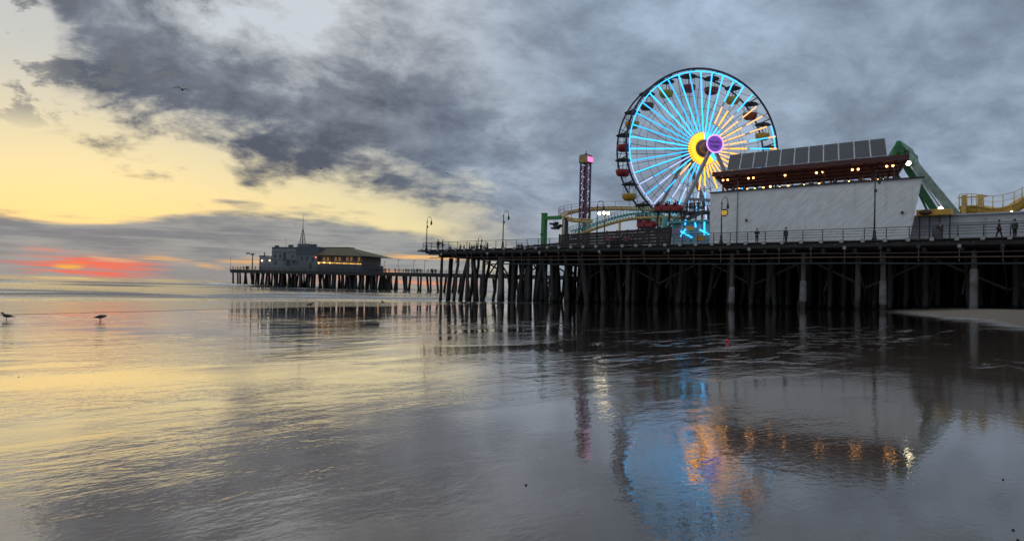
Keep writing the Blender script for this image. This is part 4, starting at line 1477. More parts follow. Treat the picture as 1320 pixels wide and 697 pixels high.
# hub, axle and sign disc
axle = MB().tube(CB - WN * 2.6, CF + WN * 3.9, 0.85, n=18).build('axle', mat('bronze_axle', (0.26, 0.17, 0.13), 0.5, var=0.2), fw)
MW = Matrix((WH, WZ, WN)).transposed()
MB().lathe(CF, [(1.45, -0.35), (1.6, -0.2), (1.6, 0.2), (1.2, 0.35)], 24, MW).build('hub', spoke_m, fw)
MB().lathe(CB, [(1.45, -0.35), (1.6, -0.2), (1.6, 0.2), (1.2, 0.35)], 24, MW).build('hub', spoke_m, fw)
HD = CF + WN * 4.0
disc = MB().lathe(HD, [(1.30, -0.15), (1.38, 0.0), (1.34, 0.14), (1.2, 0.16)], 32, MW).build('sign_disc', purple, fw)
MB().sweep([HD + WN * 0.16 + (WH * math.cos(2 * math.pi * k / 40) + WZ * math.sin(2 * math.pi * k / 40)) * 1.34 for k in range(40)], 0.10, 8, closed=True).build('neon_ring', pink_led, disc)
dk_txt = mat('dark_lettering', (0.03, 0.015, 0.07), 0.6, var=0.1)
for word, dz_, size in (('PACIFIC', 0.10, 0.52), ('PARK', -0.62, 0.60)):
    cu = bpy.data.curves.new('lettering', 'FONT')
    cu.body, cu.size, cu.align_x, cu.extrude = word, size, 'CENTER', 0.02
    tmp = bpy.data.objects.new('lettering_tmp', cu)
    COL.objects.link(tmp)
    me = bpy.data.meshes.new_from_object(tmp.evaluated_get(bpy.context.evaluated_depsgraph_get()))
    bpy.data.objects.remove(tmp)
    me.materials.append(dk_txt)
    ob = link('lettering', me, disc)
    ob.matrix_local = Matrix.Translation(HD + WN * 0.19 + WZ * dz_ - world_loc(disc)) @ MW.to_4x4()
# support legs front and rear
leg_m = mat('grey_wheel_leg', (0.34, 0.33, 0.33), 0.5, var=0.15)
for off, cc_ in ((3.3, CF), (-2.2, CB)):
    top = cc_ + WN * off
    for sgn_ in (-1, 1):
        ft = Vector((top.x, top.y, DECK)) + WH * sgn_ * 8.4 + WN * (1.2 if off > 0 else -1.2)
        lg = MB().beam(top, ft, 0.48, 0.48).build('support_leg', leg_m, fw)
        MB().box(ft + Vector((0, 0, 0.1)), 1.5, 1.5, 0.3, PM).build('leg_base', steel_dk, lg)
    MB().beam(top + WH * -4.2 + Vector((0, 0, -(top.z - DECK) / 2)), top + WH * 4.2 + Vector((0, 0, -(top.z - DECK) / 2)), 0.4).build('leg_tie', leg_m, fw)

# ------------------------------------------------------------------ far pier with its buildings
FD = 6.5
FA, FB = on_z(296, 347.0, FD), on_z(566, 352.0, FD)
FU = Vector(((FB - FA).x, (FB - FA).y, 0)).normalized()
FN = Vector((-FU.y, FU.x, 0))
FM = Matrix((FU, FN, Vector((0, 0, 1)))).transposed()


def FS(s, t, z):
    return Vector((FA.x, FA.y, 0)) + FU * s + FN * t + Vector((0, 0, z))


def f_on(px, py, t):
    r = ray(px, py)
    return CAM + r * ((t - (CAM - FA).dot(FN)) / r.dot(FN))


def fs_of(px, t, z=FD):
    p = f_on(px, 345, t)
    for _ in range(3):
        rel = CAM_R.transposed() @ (Vector((p.x, p.y, z)) - CAM)
        p = f_on(px, 348.5 - F_PX * rel.y / -rel.z, t)
    return (p - FA).dot(FU)


FL = (FB - FA).length + 60
far_pier = thing('fishing_pier', FS(0, 0, SEA_Z), 'distant narrow timber pier standing in the surf', 'pier')
head_e = fs_of(480, 0)
MB().box(FS(FL / 2, 5, FD - 0.3), FL, 10, 0.6, FM).build('deck', wood, far_pier)
MB().box(FS(head_e / 2 - 0.5, 20, FD - 0.32), head_e - 1, 20, 0.55, FM).build('head_deck', wood, far_pier)
MB().box(FS(FL / 2, 0.2, FD - 1.1), FL - 1, 0.4, 1.1, FM).build('stringer', wood2, far_pier)
rs = random.Random(11)
fp_kinds = [pile_mesh('pile', 0.42 + 0.06 * (i % 3), 11.0, (0, 1.2, -1.2, 0.5)[i], 50 + i, wood2) for i in range(4)]
s_ = 1.5
while s_ < FL - 2:
    head = s_ < head_e
    for t in ((0.8, 5, 9.2, 14, 20, 27) if head else (0.8, 5, 9.2)):
        p = FS(s_ + rs.uniform(-0.7, 0.7), t + rs.uniform(-0.4, 0.4), 0)
        ob = shared('pile', rs.choice(fp_kinds), far_pier, (p.x, p.y, -3.6), rot=(0, 0, rs.uniform(-0.5, 0.5)))
        ob.scale = (1, 1, (FD - 0.6 + 3.6) / 11.0)
    MB().box(FS(s_, 14.5 if head else 5, FD - 0.8), 0.5, 29 if head else 10, 0.45, FM).build('pile_cap', wood2, far_pier)
    s_ += 4.0 if head else 7.5
frl = thing('pier_railing', FS(0, 0.3, FD), 'thin railing along the distant timber pier', 'railing')
for k in range(int(FL / 3.2)):
    MB().box(FS(0.2 + k * 3.2, 0.3, FD + 0.6), 0.12, 0.12, 1.2, FM).build('post', wood2, frl)
for z in (0.6, 1.2):
    MB().box(FS(FL / 2, 0.3, FD + z), FL, 0.1, 0.12, FM).build('rail', wood2, frl)

fgrey = mat('grey_painted_boards', (0.15, 0.158, 0.172), 0.75, var=0.2, scale=0.6, bump=0.1)
fgrey2 = mat('lighter_grey_boards', (0.21, 0.215, 0.225), 0.75, var=0.2, scale=0.6, bump=0.1)
fdark = mat('dark_slate', (0.085, 0.095, 0.11), 0.7, var=0.2)
fglass = mat('dark_window_glass', (0.03, 0.035, 0.04), 0.12, var=0.1)
olive = mat('olive_roof', (0.125, 0.105, 0.06), 0.8, var=0.25, scale=1.0)
tanw = mat('tan_wall', (0.20, 0.16, 0.12), 0.75, var=0.2)
lit_pane = mat('warm_lit_pane', (0.12, 0.08, 0.04), 0.3, emit=(1.0, 0.48, 0.14), power=0.16)
warm_glow = lamp_mat('amber_string_light', (1.0, 0.50, 0.10), 1.3)


def fbox(root, name, mt, px0, px1, y_top, t0, t1, z0=FD, y_bot=None):
    a0, a1 = fs_of(px0, t0, FD + 4), fs_of(px1, t0, FD + 4)
    zt2 = f_on((px0 + px1) / 2, y_top, t0).z
    zb2 = z0 if y_bot is None else f_on((px0 + px1) / 2, y_bot, t0).z
    return MB().box(FS((a0 + a1) / 2, (t0 + t1) / 2, (zt2 + zb2) / 2), a1 - a0, t1 - t0, zt2 - zb2, FM).build(name, mt, root)


hb = thing('harbor_building', FS(fs_of(378, 4), 4, FD), 'grey two-storey building with a tall spire at the end of the far pier', 'building')
w1 = fbox(hb, 'wall', fgrey2, 350, 383, 319.5, 4, 16)
w2 = fbox(hb, 'wall', fgrey, 382.5, 409, 320.5, 3.4, 18)
fbox(hb, 'parapet', fdark, 349.5, 383.2, 318.3, 3.8, 16.2, y_bot=319.6)
fbox(hb, 'upper_storey', fdark, 381, 409.5, 318.0, 3.2, 18.2, y_bot=328)
fbox(hb, 'roof_cabin', fgrey, 383, 395, 314.0, 6, 12, y_bot=318.2)
for px, py, w_, h_, wl in ((355, 330, 1.0, 1.6, w1), (361, 330, 1.0, 1.6, w1), (355, 339, 1.0, 1.6, w1), (367, 330, 1.6, 3.2, w1), (371, 339, 1.4, 2.6, w1), (377, 330, 0.9, 1.5, w1),
                           (379, 337, 0.9, 1.5, w1), (389, 333, 1.0, 1.6, w2), (396, 333, 1.0, 1.6, w2), (403, 334, 1.0, 1.6, w2), (400, 342, 1.2, 2.2, w2)):
    t_ = 3.95 if wl is w1 else 3.35
    c = f_on(px, py, t_)
    wi = MB().box(c, w_, 0.14, h_, FM).build('window', fdark, wl)
    MB().box(c - FN * 0.06, w_ - 0.25, 0.08, h_ - 0.3, FM).build('pane', fglass, wi)
sp_b = f_on(390, 314.5, 9)
for dx_, dy_ in ((-1, -1), (1, -1), (1, 1), (-1, 1)):
    MB().tube(sp_b + FU * dx_ * 0.95 + FN * dy_ * 0.95, f_on(390.6, 296, 9) + FU * dx_ * 0.16 + FN * dy_ * 0.16, 0.2, 0.13, 6).build('spire_leg', fdark, hb)
for k in range(1, 7):
    u_ = k / 7
    c = sp_b.lerp(f_on(390.6, 296, 9), u_)
    wv = 0.95 + (0.16 - 0.95) * u_
    MB().box(c, wv * 2, wv * 2, 0.16, FM).build('spire_band', fdark, hb)
MB().tube(f_on(390.5, 297, 9), f_on(391, 277, 9), 0.18, 0.06, 6).build('mast', fdark, hb)
MB().beam(f_on(380, 288.5, 9), f_on(402, 289, 9), 0.07).build('crossarm', fdark, hb)
MB().beam(f_on(380, 292, 9), f_on(380, 287, 9), 0.09).build('antenna', fdark, hb)
MB().beam(f_on(368.5, 319, 9), f_on(368.5, 306, 9), 0.09).build('antenna', fdark, hb)
MB().beam(f_on(402, 319, 9), f_on(402, 311, 9), 0.08).build('antenna', fdark, hb)
for k in range(6):
    c = f_on(371 + k * 6, 318, 5)
    MB().tube(c, c + Vector((0, 0, 1.1)), 0.05, n=5).build('roof_rail_post', fdark, hb)
MB().beam(f_on(371, 315.2, 5), f_on(401, 315.6, 5), 0.06).build('roof_rail', fdark, hb)
c = f_on(407, 331.5, 3.0)
MB().ball(c, 0.35, n=8).build('red_beacon', lamp_mat('red_pink_lamp', (1.0, 0.25, 0.22), 2.0), hb)

for px, py, w_, h_ in ((357, 317.5, 1.6, 1.0), (375, 317.2, 2.0, 1.2), (399, 316.5, 1.8, 1.4), (406, 317, 1.2, 1.8)):
    c = f_on(px, py, 9)
    MB().box(c, w_, 1.4, h_, FM).build('roof_unit', fdark, hb, bevel=0.08)
for y_ in (324.5, 334.5):
    MB().beam(f_on(350, y_, 3.9), f_on(382, y_ + 0.6, 3.9), 0.1, 0.16).build('trim_board', fdark, w1)
ga = f_on(372, 335.5, 2.6)
MB().box(ga, 9.0, 1.6, 0.16, FM).build('gallery', fdark, hb)
for k in range(7):
    MB().tube(ga + FU * (-4.4 + k * 1.47) - FN * 0.7, ga + FU * (-4.4 + k * 1.47) - FN * 0.7 + Vector((0, 0, 1.1)), 0.05, n=5).build('gallery_post', fdark, hb)
MB().beam(ga + FU * -4.4 - FN * 0.7 + Vector((0, 0, 1.1)), ga + FU * 4.4 - FN * 0.7 + Vector((0, 0, 1.1)), 0.07).build('gallery_rail', fdark, hb)

rb = thing('pier_restaurant', FS(fs_of(440, 4), 4, FD), 'restaurant with wide olive hip roof and amber string lights on the far pier', 'building')
fbox(rb, 'lower_wall', fdark, 409, 466, 340.5, 3.5, 20)
up_w = fbox(rb, 'upper_wall', tanw, 410, 466, 327.5, 4.5, 19, y_bot=340.3)
# hip roof with a raised middle
e0_, e1_ = fs_of(404, 2.5, 13), fs_of(475.5, 2.5, 13)
ze = f_on(440, 328.6, 2.5).z
zr = f_on(436, 319.8, 9).z
r0_, r1_ = fs_of(417, 9, 15), fs_of(448, 9, 15)
MB().prism([FS(e0_, 2.5, ze), FS(e1_, 2.5, ze - 0.5), FS(e1_, 21, ze - 0.5), FS(e0_, 21, ze)], [FS(r0_, 8.5, zr), FS(r1_, 8.5, zr), FS(r1_, 15, zr), FS(r0_, 15, zr)]).build('roof', olive, rb)
fbox(rb, 'roof_lantern', olive, 419, 447, 318.4, 9, 14.5, y_bot=321)
for k in range(11):
    c = f_on(413 + k * 5.0, 334, 4.4)
    wi = MB().box(c, 1.4, 0.14, 2.0, FM).build('window', fdark, up_w)
    MB().box(c - FN * 0.06, 1.2, 0.08, 1.8, FM).build('pane', lit_pane if k % 3 else fglass, wi)
for k in range(19):
    c = f_on(410.5 + k * 3.0, 338.2 + 0.11 * k, 3.4)
    MB().box(c, 0.95, 0.18, (0.34, 0.22, 0.42)[k % 3], FM).build('string_light', warm_glow, rb)
for px, py in ((411, 339), (418, 338.5), (425, 338.7)):
    MB().ball(f_on(px, py, 3.2), 0.26, n=8).build('bulb', warm_bulb, rb)

sh = thing('pier_shed', FS(fs_of(342, 4), 4, FD), 'small pale shed with sloping roof at the seaward end of the far pier', 'shed')
a0, a1 = fs_of(334, 5, 8), fs_of(350, 5, 8)
zz0, zz1 = f_on(338, 330, 5).z, f_on(346, 332, 5).z
prof = [(a0, FD), (a1 + 1.5, FD), (a1 - 1.0, zz1), (a0 + 3.4, zz0), (a0, zz0)]
MB().prism([FS(a, 5, z) for a, z in prof], [FS(a, 11, z) for a, z in prof]).build('wall', fgrey2, sh)
MB().prism([FS(a0 - 0.3, 4.8, zz0), FS(a0 + 3.4, 4.8, zz0), FS(a0 + 3.4, 4.8, zz0 + 0.3), FS(a0 - 0.3, 4.8, zz0 + 0.3)], [FS(a0 - 0.3, 11.2, zz0), FS(a0 + 3.4, 11.2, zz0), FS(a0 + 3.4, 11.2, zz0 + 0.3), FS(a0 - 0.3, 11.2, zz0 + 0.3)]).build('roof', fdark, sh)
for px, py in ((337.5, 336), (347.5, 335.5)):
    MB().ball(f_on(px, py, 4.6), 0.26, n=8).build('bulb', white_bulb, sh)
MB().tube(f_on(341, 330, 6), f_on(341, 325, 6), 0.3, 0.25, 8).build('vent', fdark, sh)

tl = thing('lamp_tower', FS(fs_of(325, 4), 4, FD), 'boxy double-headed lamp mast on the far pier end', 'lamp')
tb = FS(fs_of(325, 4), 4, FD)
tz = f_on(325, 327.5, 4).z
MB().tube(tb, (tb.x, tb.y, tz), 0.32, 0.24, 8).build('pole', fdark, tl)
MB().box((tb.x, tb.y, tz), 1.6, 0.9, 0.7, FM).build('head', fdark, tl)
c = f_on(319.5, 326.5, 4)
MB().box(c, 1.7, 0.9, 0.6, FM).build('head', fdark, tl)
MB().beam(c, (tb.x, tb.y, tz), 0.25).build('arm', fdark, tl)
proto_l = None
for px, y_ in ((473, 333), (495, 337), (513, 335), (533, 336), (547, 336.5)):
    lb = FS(fs_of(px, 6), 6, FD)
    l_t = f_on(px, y_, 6).z
    o_ = thing('street_lamp', lb, 'tiny dark lamp post on the distant narrow pier', 'lamp', 'small lamps on the far pier')
    MB().tube(lb, (lb.x, lb.y, l_t), 0.10, 0.08, 6).build('pole', fdark, o_)
    MB().box(Vector((lb.x, lb.y, l_t)) + FU * 0.5, 1.2, 0.3, 0.16, FM).build('head', fdark, o_)
fpo = FS(fs_of(297, 1), 1, FD)
o_ = thing('flag_pole', fpo, 'bare thin pole at the outer tip of the far pier', 'pole')
MB().tube(fpo, (fpo.x, fpo.y, f_on(295, 333, 1).z), 0.10, 0.07, 6).build('pole', fdark, o_)
MB().ball((fpo.x, fpo.y, f_on(295, 333, 1).z), 0.14, n=6).build('finial', fdark, o_)

# ------------------------------------------------------------------ people
skin_m = mat('skin', (0.36, 0.21, 0.15), 0.6, var=0.05)
hair_m = mat('dark_hair', (0.018, 0.013, 0.011), 0.6, var=0.2)
CLOTH = [mat('cloth_%s' % n_, c_, 0.85, var=0.15, scale=6) for n_, c_ in (('black', (0.016, 0.016, 0.018)), ('navy', (0.018, 0.024, 0.05)), ('maroon', (0.09, 0.016, 0.022)), ('grey', (0.10, 0.10, 0.105)),
                                                                        ('denim', (0.035, 0.05, 0.085)), ('brown', (0.06, 0.04, 0.03)), ('teal', (0.02, 0.06, 0.06)), ('pale', (0.30, 0.29, 0.27)), ('pink', (0.28, 0.07, 0.11)))]


CN = ['black', 'navy', 'maroon', 'grey', 'denim', 'brown', 'teal', 'pale', 'pink']


def skinned(name, joints, bones, root=0, sub=1):
    me = bpy.data.meshes.new(name)
    me.from_pydata([j[0] for j in joints], bones, [])
    ob = bpy.data.objects.new(name, me)
    COL.objects.link(ob)
    ob.modifiers.new('skin', 'SKIN')
    for i, j in enumerate(joints):
        sv = me.skin_vertices[0].data[i]
        sv.radius = j[1] if isinstance(j[1], tuple) else (j[1], j[1])
        sv.use_root = i == root
    sd = ob.modifiers.new('sub', 'SUBSURF')
    sd.levels = sd.render_levels = sub
    out = bpy.data.meshes.new_from_object(ob.evaluated_get(bpy.context.evaluated_depsgraph_get()))
    out.name = name
    bpy.data.objects.remove(ob)
    for p in out.polygons:
        p.use_smooth = True
    return out


def person_meshes(pose):
    """front is -y, right is +x, feet at z = 0"""
    lf, rf, bend, arm = {'stand': (0.0, 0.0, 0.0, 0.0), 'walk': (0.24, -0.24, 0.02, 0.22), 'lean': (0.05, -0.05, 0.22, 0.34), 'phone': (0.03, -0.02, 0.03, 0.30)}[pose]
    hip = (0, 0, 0.92)
    ch = (0, -bend * 0.6, 1.28)
    nk = (0, -bend * 0.95, 1.47)
    J = [(hip, (0.155, 0.11)), ((0, -bend * 0.25, 1.06), (0.135, 0.10)), (ch, (0.165, 0.11)), (nk, 0.055), ((0, -bend * 1.05 - 0.01, 1.56), 0.075), ((0, -bend * 1.1 - 0.015, 1.65), 0.098), ((0, -bend * 1.1, 1.74), 0.075)]
    B = [(0, 1), (1, 2), (2, 3), (3, 4), (4, 5), (5, 6)]
    for sg_, f in ((-1, lf), (1, rf)):
        n0 = len(J)
        J += [((sg_ * 0.095, 0, 0.86), 0.09), ((sg_ * 0.10, -0.02 - f * 0.55, 0.48), 0.062), ((sg_ * 0.10, -f, 0.09), 0.042), ((sg_ * 0.11, -f - 0.16, 0.035), 0.036)]
        B += [(0, n0), (n0, n0 + 1), (n0 + 1, n0 + 2), (n0 + 2, n0 + 3)]
        a = arm if pose in ('lean', 'phone') else arm * (-1 if f > 0 else 1)
        n1 = len(J)
        ez = 1.13 if pose != 'lean' else 1.12
        hz = {'lean': 1.16, 'phone': 1.28}.get(pose, 0.88)
        J += [((sg_ * 0.19, -bend * 0.7, 1.40), 0.058), ((sg_ * 0.25, -bend * 0.6 - a * 0.35, ez), 0.044), ((sg_ * 0.22, -bend * 0.6 - a * 1.15 - 0.03, hz), 0.034), ((sg_ * 0.20, -bend * 0.6 - a * 1.3 - 0.05, hz - (0.08 if hz < 1 else -0.03)), 0.030)]
        B += [(2, n1), (n1, n1 + 1), (n1 + 1, n1 + 2), (n1 + 2, n1 + 3)]
    body = skinned('body', J, B)

    def sub(keep, grow, nm):
        idx = {k: i for i, k in enumerate(keep)}
        jj = []
        for k in keep:
            r = J[k][1]
            jj.append((J[k][0], tuple(x_ + grow for x_ in r) if isinstance(r, tuple) else r + grow))
        return skinned(nm, jj, [(idx[a], idx[b_]) for a, b_ in B if a in idx and b_ in idx])
    jacket = sub([0, 1, 2, 11, 12, 13, 19, 20, 21], 0.022, 'jacket')
    trousers = sub([0, 7, 8, 9, 15, 16, 17], 0.02, 'trousers')
    hd_ = Vector(J[5][0])
    hair = MB().ball(hd_ + Vector((0, 0.025, 0.045)), 0.112, 0.115, 0.10, 10).mesh('hair')
    for f_ in hair.polygons:
        f_.use_smooth = True
    shoes = []
    for base in (10, 18):
        c_ = (Vector(J[base][0]) + Vector(J[base - 1][0])) / 2
        shoes.append(MB().ball((c_.x, c_.y - 0.02, 0.045), 0.055, 0.145, 0.05, 8).mesh('shoe'))
    for me_, m_ in ((body, skin_m), (hair, hair_m)):
        me_.materials.clear()
        me_.materials.append(m_)
    for me_ in [jacket, trousers] + shoes:
        me_.materials.clear()
        me_.materials.append(CLOTH[0])
    return body, jacket, trousers, hair, shoes


POSES = {k: person_meshes(k) for k in ('stand', 'walk', 'lean', 'phone')}


def person(loc, face, pose, top, bottom, label, group=None, scale=1.0):
    o_ = thing('person', loc, label, 'person', group)
    o_.rotation_euler = (0, 0, face)
    o_.scale = (scale,) * 3
    body, jk, tr_, hr, shoes = POSES[pose]
    bo = link('body', body, o_)
    for nm, me_, m_ in (('jacket', jk, CLOTH[top]), ('trousers', tr_, CLOTH[bottom])):
        ob = link(nm, me_, o_)
        ob.material_slots[0].link = 'OBJECT'
        ob.material_slots[0].material = m_
    link('hair', hr, o_)
    for me_ in shoes:
        link('shoe', me_, o_)
    return o_


TO_SEA = math.atan2(U_.y, U_.x) + math.pi / 2 - math.pi / 2
FACE_CAM = math.atan2(U_.y, U_.x)               # front (-y) turned towards the beach
for px, t, pose, turn, top, bot, lab in (
        (1013, 1.4, 'stand', 1.2, 1, 4, 'person in navy jacket standing at the railing before the white wall'),
        (1213, 0.9, 'lean', -0.2, 0, 3, 'person in black jacket leaning on the railing by a pale bin'),
        (1288, 1.3, 'walk', -1.3, 2, 0, 'person in maroon jacket walking along the railing'),
        (1308, 1.1, 'stand', 2.6, 6, 0, 'person in dark teal jacket with back to the beach'),
        (564.5, 1.5, 'stand', 0.2, 0, 0, 'taller of two people in black at the pier tip'),
        (570.5, 1.8, 'phone', -0.6, 5, 0, 'person in brown jacket beside the taller one at the pier tip'),
        (975.5, 1.2, 'phone', 0.5, 0, 0, 'person in black looking down, right of the yellow striped sign')):
    person(plan(px, t), FACE_CAM + turn, pose, top, bot, lab, scale=1.02 if px == 564.5 else 0.98)
rs = random.Random(21)
for px, t in ((593, 9), (598, 11), (605, 8), (608, 9.5), (611, 12), (615, 8.5), (620, 10), (624, 13), (628, 9), (668, 10), (672, 11), (580, 14)):
    person(plan(px, t), rs.uniform(0, 6.28), rs.choice(['stand', 'walk', 'phone']), (tc := rs.choice([0, 1, 3, 5])), rs.choice([0, 3, 4]), 'person in %s jacket in the crowd near the pier tip' % CN[tc], 'crowd near the pier tip', rs.uniform(0.85, 1.03))
for px, t in ((782, 2.6), (787, 3.2), (791, 2.8), (796, 3.4), (801, 2.7), (806, 3.2), (811, 2.9), (816, 3.3)):
    person(plan(px, t), rs.uniform(-1, 1) + FACE_CAM, rs.choice(['stand', 'walk', 'phone']), (tc := rs.choice([1, 2, 8, 2, 5])), rs.choice([0, 4]), 'person in %s jacket queuing before the dark board fence' % CN[tc], 'queue at the dark board fence', rs.uniform(0.92, 1.03))
zfl = ZT - 0.95
for px, t in ((944, 5.2), (951, 5.6), (960, 5.2), (1033, 5.0), (1043, 5.2), (1046, 5.5), (1060, 5.1), (1070, 5.3), (1076, 5.0), (1090, 5.1), (1098, 5.4), (1109, 5.2), (1112, 5.0), (1142, 5.1)):
    person(plan(px, t, zfl), FACE_CAM + rs.uniform(-0.8, 0.8) + (math.pi if rs.random() < 0.5 else 0), rs.choice(['stand', 'phone']), 0, 0, 'dark guest standing at the terrace parapet under the red canopy', 'guests on the terrace', rs.uniform(0.95, 1.05))
for px in (886, 890, 895, 900, 907):
    p = plan(px, 15.4, za)
    person((p.x, p.y, za - 0.05), FACE_CAM + rs.uniform(-1, 1), 'stand', rs.choice([0, 1, 5]), 0, 'person in dark clothes waiting on the wheel boarding platform', 'people on the boarding platform', rs.uniform(0.9, 1.0))
# riders: upper bodies only, seated in the cars
for i, c in enumerate(TRAIN):
    for dt in (-0.28, 0.28):
        q_ = c + N_ * dt - U_ * 0.1
        ri = thing('person', q_ + Vector((0, 0, -0.2)), 'rider seated in the dark red coaster train', 'person', 'riders in the coaster train')
        bo = MB().sweep([q_ + Vector((0, 0, z_)) for z_ in (-0.2, 0.1, 0.4, 0.56, 0.64, 0.72, 0.82, 0.9)], [0.17, 0.19, 0.20, 0.14, 0.06, 0.10, 0.11, 0.06], 8).build('body', CLOTH[(i + (dt > 0)) % 3], ri)
        MB().ball(q_ + Vector((0, 0, 0.84)) + N_ * 0.02, 0.12, 0.12, 0.10, 8).build('hair', hair_m, ri)
# far pier crowd, too small to show parts
crowd_me = []
for k, pose in enumerate(('stand', 'walk', 'phone')):
    me_ = POSES[pose][0].copy()
    me_.materials.clear()
    me_.materials.append(CLOTH[(0, 1, 5)[k]])
    crowd_me.append(me_)
for k in range(62):
    px = rs.uniform(478, 562) if k < 48 else rs.uniform(302, 336)
    p = FS(fs_of(px, rs.uniform(0.8, 3.5)), rs.uniform(0.8, 3.5), FD)
    ob = link('person', crowd_me[k % 3])
    ob.location, ob.scale, ob.rotation_euler = p, (1.3, 1.3, rs.uniform(0.98, 1.14)), (0, 0, rs.uniform(0, 6.28))
    tag(ob, 'tiny dark figure strolling on the distant narrow pier', 'person', 'walkers on the far pier')

# pale bin at the railing, small bollard post
bp = plan(1208, 1.0)
bn = thing('litter_bin', bp, 'pale round litter bin with dark lid at the pier railing', 'bin')
MB().lathe(bp, [(0.34, 0.0), (0.40, 0.05), (0.44, 0.95), (0.40, 1.0)], 16).build('drum', concrete, bn)
MB().lathe(bp + Vector((0, 0, 1.0)), [(0.46, 0.0), (0.46, 0.06), (0.2, 0.2), (0.08, 0.22)], 16).build('lid', steel_dk, bn)

# ------------------------------------------------------------------ birds
gull_grey = mat('gull_grey', (0.10, 0.095, 0.09), 0.8, var=0.25, scale=12)
gull_dark = mat('gull_dark', (0.035, 0.033, 0.035), 0.8, var=0.2, scale=12)
beak_m = mat('gull_beak', (0.30, 0.18, 0.04), 0.5, var=0.1)


def gull(loc, face, sc, label, flying=False, bank=0.0, group=None, low_head=False):
    o_ = thing('gull', loc, label, 'bird', group)
    M = Matrix.Rotation(face, 3, 'Z') @ Matrix.Rotation(bank, 3, 'Y')
    L_ = Vector(loc)

    def P_(x_, y_, z_):
        return L_ + M @ Vector((x_, y_, z_)) * sc
    if flying:
        MB().sweep([P_(0, 0.34, 0.0), P_(0, 0.22, 0.0), P_(0, 0.06, -0.01), P_(0, -0.12, 0.0), P_(0, -0.22, 0.02), P_(0, -0.28, 0.02), P_(0, -0.33, 0.015)], [r * sc for r in (0.02, 0.055, 0.085, 0.075, 0.05, 0.045, 0.02)], 10).build('body', gull_dark, o_)
        MB().sweep([P_(0, -0.32, 0.015), P_(0, -0.39, 0.0)], [0.018 * sc, 0.005 * sc], 6).build('beak', beak_m, o_)
        for sg_ in (-1, 1):
            pts_ = [(0.04, 0.10, -0.12, 0.02), (0.28, 0.08, -0.13, 0.14), (0.46, 0.06, -0.11, 0.15), (0.66, 0.12, -0.02, 0.06), (0.82, 0.20, 0.14, -0.03)]
            up_r = [P_(sg_ * a, b_, z_ + 0.012) for a, b_, c_, z_ in pts_] + [P_(sg_ * a, c_, z_ + 0.012) for a, b_, c_, z_ in reversed(pts_)]
            mb_ = MB()
            for i in range(len(pts_) - 1):
                (a, b_, c_, z_), (a2, b2, c2, z2) = pts_[i], pts_[i + 1]
                t0_ = 0.018 * (1 - i / 5)
                t1_ = 0.018 * (1 - (i + 1) / 5)
                mb_.prism([P_(sg_ * a, b_, z_), P_(sg_ * a, c_, z_), P_(sg_ * a, c_, z_ + t0_ * 1.6), P_(sg_ * a, b_, z_ + t0_)], [P_(sg_ * a2, b2, z2), P_(sg_ * a2, c2, z2), P_(sg_ * a2, c2, z2 + t1_ * 1.6), P_(sg_ * a2, b2, z2 + t1_)])
            bm_ob = mb_.build('wing', gull_dark, o_)
            bmw = bmesh.new()
            bmw.from_mesh(bm_ob.data)
            bmesh.ops.remove_doubles(bmw, verts=bmw.verts, dist=0.001)
            bmw.to_mesh(bm_ob.data)
            bmw.free()
    else:
        hz = 0.24 if low_head else 0.33
        hy = -0.24 if low_head else -0.17
        MB().sweep([P_(0, 0.30, 0.15), P_(0, 0.18, 0.17), P_(0, 0.04, 0.19), P_(0, -0.08, 0.21), P_(0, hy + 0.05, (0.21 + hz) / 2), P_(0, hy, hz), P_(0, hy - 0.05, hz)], [r * sc for r in (0.015, 0.05, 0.088, 0.085, 0.05, 0.05, 0.022)], 10).build('body', gull_grey, o_)
        MB().sweep([P_(0, hy - 0.045, hz), P_(0, hy - 0.11, hz - 0.015)], [0.018 * sc, 0.006 * sc], 6).build('beak', beak_m, o_)
        for sg_ in (-1, 1):
            MB().sweep([P_(sg_ * 0.075, -0.10, 0.22), P_(sg_ * 0.085, 0.05, 0.20), P_(sg_ * 0.05, 0.22, 0.165), P_(sg_ * 0.02, 0.36, 0.14)], [r * sc for r in (0.03, 0.05, 0.03, 0.008)], 8).build('wing', gull_dark, o_)
            MB().sweep([P_(sg_ * 0.03, 0.0, 0.14), P_(sg_ * 0.03, 0.02, 0.0)], 0.010 * sc, 6).build('leg', beak_m, o_)
            MB().prism([P_(sg_ * 0.03 - 0.02, -0.05, 0), P_(sg_ * 0.03 + 0.02, -0.05, 0), P_(sg_ * 0.03, 0.03, 0)], [P_(sg_ * 0.03 - 0.02, -0.05, 0.008), P_(sg_ * 0.03 + 0.02, -0.05, 0.008), P_(sg_ * 0.03, 0.03, 0.008)]).build('foot', beak_m, o_)
    return o_


def on_ground(px, py):
    r = ray(px, py)
    k = 1.0
    for _ in range(60):
        p = CAM + r * k
        k += (p.z - gz(p.x, p.y)) / max(-r.z, 0.01) * 0.8
    return CAM + r * k


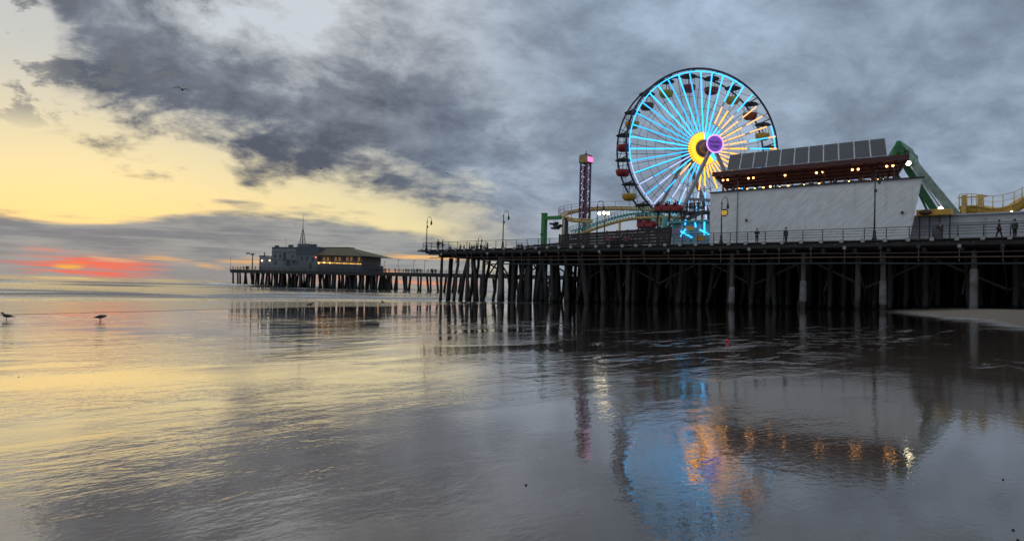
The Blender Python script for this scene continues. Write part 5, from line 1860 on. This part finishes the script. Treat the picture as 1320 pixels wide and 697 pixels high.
p = on_ground(8, 412.0)
gull((p.x, p.y, gz(p.x, p.y)), R_(-60), 0.62, 'upright gull standing alone at the swash edge facing away')
p = on_ground(129.5, 413.5)
gull((p.x, p.y, gz(p.x, p.y)), R_(80), 0.66, 'gull standing with lowered head on the wet sand', low_head=True)
for px, py, dist, sc, fc, bk, lab in ((235, 116, 78, 1.0, 0.4, 0.12, 'large dark gull gliding in front of the big dark cloud'), (414, 217.5, 170, 1.0, 1.1, -0.3, 'small dark gull flying below the cloud edge over the spire'),
                                      (576, 223.5, 210, 1.0, 0.9, 0.2, 'distant gull flying left of the slim tower, the lower of two'), (546, 211, 230, 1.0, 0.7, -0.2, 'distant gull flying left of the slim tower, the higher of two')):
    r = ray(px, py).normalized()
    gull(tuple(CAM + r * dist), fc, sc, lab, flying=True, bank=bk)
for px, py in ((577, 391), (583, 393), (599, 392), (606, 393.5), (624, 392.5), (634, 393), (641, 394)):
    p = on_ground(px, py)
    gull((p.x, p.y, gz(p.x, p.y) + 0.0), rs.uniform(0, 6), 0.8, 'small dark shorebird on wet sand among the outer piles', group='shorebirds by the outer piles')
for px, py in ((400, 396), (493, 391.5)):
    p = on_ground(px, py)
    gull((p.x, p.y, gz(p.x, p.y) + 0.03), rs.uniform(0, 6), 0.8, 'lone dark bird at the waterline before the far pier', group='birds at the far waterline')

# ------------------------------------------------------------------ small things on the wet sand
p = on_ground(937, 441)
bl = MB().ball((p.x, p.y, gz(p.x, p.y) + 0.038), 0.042, n=14).build('beach_ball', mat('red_rubber', (0.55, 0.02, 0.06), 0.4, var=0.1), None, origin=(p.x, p.y, gz(p.x, p.y)))
tag(bl, 'tiny bright red ball lying on the wet sand', 'ball')
pebble = mat('dark_pebble', (0.03, 0.028, 0.026), 0.5, var=0.2)
for i, (px, py) in enumerate(((24, 485.5), (678, 625), (1293, 618), (1306, 683), (1312, 696), (950, 466))):
    p = on_ground(px, py)
    ob = MB().ball((p.x, p.y, gz(p.x, p.y) + 0.003), 0.007, 0.0055, 0.0045, 8).build('pebble', pebble, None, origin=(p.x, p.y, gz(p.x, p.y)))
    tag(ob, 'small dark pebble on the wet sand', 'pebble', 'pebbles on the wet sand')
